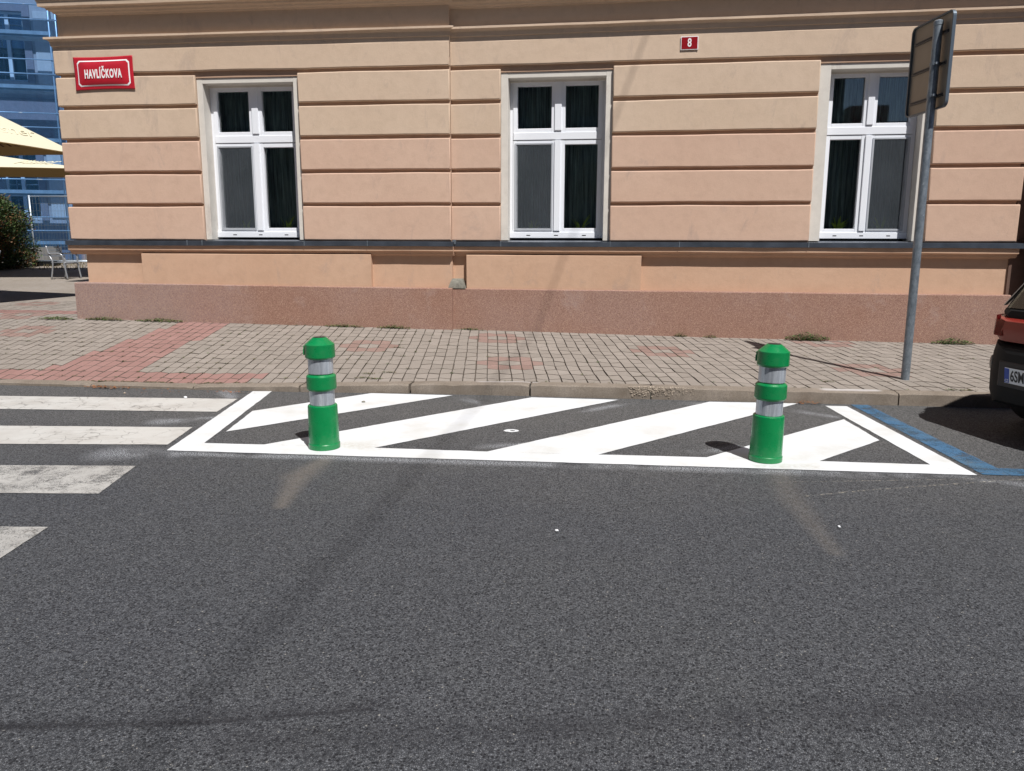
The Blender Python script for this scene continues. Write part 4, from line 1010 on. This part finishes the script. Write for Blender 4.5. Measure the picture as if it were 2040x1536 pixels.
text_mesh('Pilsner', .62, 'dark_print', M_BROWNPR, t1, on_panel(h1, zr1, zp1, 2, -.035, .80, -.75), sx=1, depth=.002, shear=.4)

# ------------------------------------------------------------------ bistro chairs
def chair():
    t = empty('bistro_chair'); r = .019
    for s in (-1, 1):
        bm = NB(); tube(bm, arc([(-.20, .25*s, 0), (-.13, .245*s, .42), (-.22, .23*s, .62), (-.30, .22*s, .86)]), r, 8); obj('rear_leg', bm, M_ALU, t, True)
        bm = NB(); tube(bm, arc([(.27, .26*s, 0), (.20, .26*s, .40), (.19, .27*s, .58), (.10, .275*s, .66), (-.22, .25*s, .66)]), r, 8); obj('front_leg', bm, M_ALU, t, True)
    for k in range(9):
        x = -.17+.40*k/8; bm = NB(); box(bm, x-.018, x+.018, -.235, .235, .428, .436, .002); obj('seat_slat', bm, M_ALU, t)
    for k in range(4):
        z = .60+.075*k; x = -.195-.035*k; bm = NB(); box(bm, x-.004, x+.004, -.22, .22, z-.022, z+.022, .002); obj('back_slat', bm, M_ALU, t)
    bm = NB(); tube(bm, [(.19, -.25, .42), (.19, .25, .42)], r, 8); obj('seat_rail', bm, M_ALU, t, True)
    return t
ch1 = chair(); ch1.location = (-14.62, 18.75, surf(-14.6, 18.75)); ch1.rotation_euler = (0, 0, YAW+R(-8))
tag(ch1, 'aluminium bistro chair standing next to the building corner', 'chair', 'aluminium bistro chairs')
ch2 = dup(ch1); ch2.location = (-13.15, 14.45, surf(-13.15, 14.45)); ch2.rotation_euler = (0, 0, YAW+R(195))
ch2['label'] = 'aluminium bistro chair cut off at the left edge of the photo'

# ------------------------------------------------------------------ site fence
def fence():
    t = empty('fence_panel'); Wd, Ht = 2.4, 2.15
    for x in (0, Wd):
        bm = NB(); tube(bm, [(x, 0, 0), (x, 0, Ht)], .021, 8); obj('post', bm, M_SCAF, t, True)
    for z in (.12, Ht-.03):
        bm = NB(); tube(bm, [(0, 0, z), (Wd, 0, z)], .016, 8); obj('rail', bm, M_SCAF, t, True)
    bm = NB()
    for k in range(1, 24): x = Wd*k/24; box(bm, x-.0018, x+.0018, -.0018, .0018, .12, Ht-.03)
    for k in range(1, 9): z = .12+(Ht-.15)*k/9; box(bm, 0, Wd, -.005, -.0025, z-.0018, z+.0018)
    obj('wire_mesh', bm, M_GALV, t)
    bm = NB(); box(bm, -.05, .72, -.12, .12, -.02, .13, .02); obj('foot_block', bm, M_BLACKPL, t)
    return t
f1 = fence(); f1.location = (-18.52, 22.5, surf(-18.5, 22.5)+.02); f1.rotation_euler = (0, 0, R(5))
tag(f1, 'grey wire mesh site fence panel standing before the scaffold', 'fence', 'site fence panels')
f2 = dup(f1); f2.location = (-18.70, 22.7, surf(-18.5, 22.7)+.02); f2.rotation_euler = (0, 0, R(17)); f2['label'] = 'second site fence panel set at an angle behind the first'

# ------------------------------------------------------------------ rusty green shrub
sh = tag(empty('shrub', (-19.75, 21.2, surf(-18.6, 21))), 'dark evergreen shrub with rust coloured branch tips at the left edge', 'shrub')
bm = NB(); rnd = random.Random(3)
for k in range(9):
    a = rnd.uniform(0, 6.28); tube(bm, arc([(0, 0, 0), (.3*math.cos(a), .3*math.sin(a), .7), (.9*math.cos(a), .9*math.sin(a), 1.6)], 4), .025, 6)
obj('stem', bm, M_STEM, sh)
bm = NB()
for k in range(5200):
    a = rnd.uniform(0, 6.28); z = rnd.uniform(.05, 2.35); rad = 1.65*math.sqrt(max(0, 1-((z-.9)/1.6)**2))*(1+.28*noise.noise((math.cos(a)*2, math.sin(a)*2, z*1.6)))
    rr = rad*rnd.random()**.25; c = Vector((rr*math.cos(a), rr*math.sin(a), z)); outv = Vector((math.cos(a), math.sin(a), .35)).normalized()
    rust = rr > rad*.86 and noise.noise((c.x*1.3+4, c.y*1.3, c.z*2.2)) > .08
    for j in range(14):
        d = (outv+Vector((rnd.gauss(0, .6), rnd.gauss(0, .6), rnd.gauss(0, .5)))).normalized(); L = rnd.uniform(.035, .09); p = c+Vector((rnd.gauss(0, .09), rnd.gauss(0, .09), rnd.gauss(0, .08)))
        w = d.cross(Vector((rnd.random(), rnd.random(), rnd.random())))  .normalized()*L*.3
        f = bm.faces.new([bm.verts.new(p-w), bm.verts.new(p+w), bm.verts.new(p+d*L)]); f.material_index = 1 if (rust and rnd.random() < .6) else (2 if rnd.random() < .3 else 0)
obj('crown', bm, [M_LEAFD, M_LEAFO, M_LEAF], sh)
bm = NB(); rnd = random.Random(13)
for k in range(2600):
    x = rnd.uniform(-24, -14); y = rnd.uniform(21.2, 25.5); z = surf(x, y); L = rnd.uniform(.05, .16); d = rnd.uniform(0, 6.28)
    p = Vector((x, y, z)); w = Vector((math.cos(d), math.sin(d), 0))*.008
    bm.faces.new([bm.verts.new(p-w), bm.verts.new(p+w), bm.verts.new(p+Vector((rnd.gauss(0, .04), rnd.gauss(0, .04), L)))])
tag(obj('dry_grass', bm, M_DRYGR), 'dry grass on the bare ground round the site fence', 'grass', kind='stuff')

# ------------------------------------------------------------------ scaffolded building
A20 = R(20); FS = Matrix.Translation((-21.4, 25.2, 0)) @ Matrix.Rotation(A20, 4, 'Z')
fb = tag(empty('apartment_building'), 'lilac grey building with tall white windows behind scaffolding', 'building'); fb.matrix_world = FS
openings = []
for cxs in (-.10, -3.5, -6.9, 3.1):
    for z0, z1 in ((2.35, 4.75), (7.18, 9.52)): openings.append((cxs-.56, cxs+.56, z0, z1))
bm = NB(); xs_ = sorted({-9.5, 4.6}|{o[0] for o in openings}|{o[1] for o in openings}); zs_ = [.0, 2.35, 4.75, 7.18, 9.52, 14]
for a, b in zip(xs_, xs_[1:]):
    for c, d in zip(zs_, zs_[1:]):
        if any(abs(a-o[0]) < .01 and abs(c-o[2]) < .01 for o in openings): continue
        f = bm.faces.new([bm.verts.new(p) for p in ((a, 1.3, c), (b, 1.3, c), (b, 1.3, d), (a, 1.3, d))])
bmesh.ops.remove_doubles(bm, verts=bm.verts[:], dist=.001)
for p, n_ in (((4.6, 1.3), (4.6, 9)), ((4.6, 9), (-9.5, 9)), ((-9.5, 9), (-9.5, 1.3))):
    bm.faces.new([bm.verts.new((p[0], p[1], 0)), bm.verts.new((n_[0], n_[1], 0)), bm.verts.new((n_[0], n_[1], 14)), bm.verts.new((p[0], p[1], 14))])
obj('wall', bm, M_FARWALL, fb)
bm = NB(); box(bm, -9.8, 4.9, 1.0, 9.3, 14, 14.3); obj('roof', bm, M_ROOF, fb)
M_FGL = glassy('far_glass', (.25, .4, .6), .14); M_FDK = plain('far_room', (.04, .07, .12), .9)
for (a, b, c, d) in openings:
    w = obj('window', NB(), M_PVC, fb); bm = NB(); m_ = (a+b)/2; tz = c+(d-c)*.66
    def bb(x0, x1, z0, z1, y0=1.42, y1=1.50): box(bm, x0, x1, y0, y1, z0, z1)
    bb(a, a+.07, c, d); bb(b-.07, b, c, d); bb(a+.07, b-.07, c, c+.07); bb(a+.07, b-.07, d-.07, d); bb(m_-.06, m_+.06, c+.07, d-.07, 1.40); bb(a+.07, b-.07, tz-.05, tz+.05, 1.405)
    bmesh.ops.recalc_face_normals(bm, faces=bm.faces[:]); bm.to_mesh(w.data); bm.free()
    bm = NB(); box(bm, a+.05, b-.05, 1.465, 1.47, c+.05, d-.05); obj('pane', bm, M_FGL, w)
    bm = NB(); box(bm, a-.02, b+.02, 1.7, 1.75, c-.02, d+.02); obj('room', bm, M_FDK, w)
    bm = NB()
    for x0, x1, z0, z1 in ((a-.24, a, c-.05, d+.24), (b, b+.24, c-.05, d+.24), (a, b, d, d+.24)): box(bm, x0, x1, 1.24, 1.50, z0, z1)
    obj('trim', bm, M_FARTRIM, w)
for (x0, x1, z0, z1) in ((.80, 1.5, 7.1, 9.55), (.80, 1.5, 2.4, 4.8), (-2.5, -1.1, 7.1, 9.55)):
    bm = NB(); box(bm, x0, x1, 1.262, 1.31, z0, z1, .01); obj('render_panel', bm, plain('pale_render', (.60, .57, .58), .9, var=.06), fb)
bm = NB(); box(bm, -9.4, 4.5, 1.22, 1.31, 5.1, 6.6, .01); obj('string_band', bm, M_FARTRIM, fb)
bm = NB(); box(bm, -9.4, 4.5, 1.20, 1.31, .6, 2.1, .01); obj('base_band', bm, M_FARTRIM, fb)
sc = tag(empty('scaffold'), 'blue netted tube scaffold standing before the lilac grey building', 'scaffold'); sc.matrix_world = FS
for s in [1.70-2.57*k for k in range(4)]:
    for w in (.0, .72):
        bm = NB(); tube(bm, [(s, w, .6), (s, w, 12.5)], .026, 8); obj('post', bm, M_SCAF, sc, True)
bm = NB(); tube(bm, [(1.98, .72, .6), (1.98, .72, 12.5)], .026, 8); obj('post', bm, M_SCAF, sc, True)
for k in range(6):
    z = 1.45+1.76*k
    bm = NB(); box(bm, -6.1, 1.75, .03, .69, z-.07, z, .005); obj('platform', bm, M_PLANK, sc)
    for dz in (.48, .95):
        bm = NB(); tube(bm, [(-6.1, -.03, z+dz), (1.98, -.03, z+dz)], .02, 8); obj('guard_rail', bm, M_SCAF, sc, True)
    bm = NB(); box(bm, -6.1, 1.75, -.01, .02, z, z+.12); obj('toe_board', bm, M_PLANK, sc)
bm = NB(); n = 60; v0 = []
for i in range(n+1):
    s_ = -6.2+8.3*i/n; v0.append([bm.verts.new((s_, -.09+.03*math.sin(s_*5+j)+.02*math.sin(s_*2.1), .85+11.7*j/12)) for j in range(13)])
for i in range(n):
    for j in range(12): bm.faces.new((v0[i][j], v0[i+1][j], v0[i+1][j+1], v0[i][j+1]))
obj('netting', bm, M_NET, sc, True)
for (x0, x1, z0, z1) in ((.1, .75, 1.0, 1.6), (.75, 1.35, .95, 1.35), (.2, .9, 1.65, 2.1)):
    pass
stk = tag(empty('insulation_stack', FS @ Vector((1.15, -.9, .82)), A20), 'stack of pale insulation boards behind the site fence', 'stack')
for k in range(2):
    bm = NB(); box(bm, -.55+.05*(k % 2), .55-.08*(k % 3), -.3, .3, .27*k, .27*k+.255, .01); obj('board', bm, plain('pale_board', (.17, .165, .16), .9, var=.05), stk)

# ------------------------------------------------------------------ buildings across the street (behind the camera, seen in the panes)
ob = tag(empty('opposite_building', (0, 0, 0)), 'tall plain house across the street reflected in the window panes', 'building')
bm = NB(); box(bm, -34, 7.6, -18, -8.5, 0, 14.8); obj('wall', bm, M_OPP, ob)
bm = NB(); box(bm, -34.3, 7.8, -18.3, -8.2, 14.8, 15.1); obj('roof', bm, M_ROOF, ob)
for x in range(-32, 7, 3):
    for z in (1.4, 4.6, 7.7, 11):
        bm = NB(); box(bm, x, x+1.1, -8.5, -8.46, z, z+1.7); obj('window', bm, M_FDK, ob)
ob2 = tag(empty('low_opposite_building', (0, 0, 0)), 'low house across the street reflected in the right window', 'building')
bm = NB(); box(bm, 7.65, 40, -18, -8.7, 0, 5.7); obj('wall', bm, M_OPP, ob2)
bm = NB(); box(bm, 7.85, 40.2, -18.3, -8.4, 5.7, 5.9); box(bm, 7.85, 9.2, -11, -8.6, 5.9, 6.5); obj('roof', bm, M_ROOF, ob2)
cb = tag(empty('shadow_cable', (3.83, 0, 14.4)), 'unseen overhead cable added above the frame to cast a faint slanting shadow', 'cable')  # added out of view for its shadow on wall and road
bm = NB(); tube(bm, [(-.01, -9, .0), (0, -2, 0), (0, 11.2, 0)], .011, 10); obj('strand', bm, M_BLK, cb, True)
print('objects', len(bpy.data.objects), 'tris', sum(len(o.data.polygons) for o in bpy.data.objects if o.type == 'MESH'))
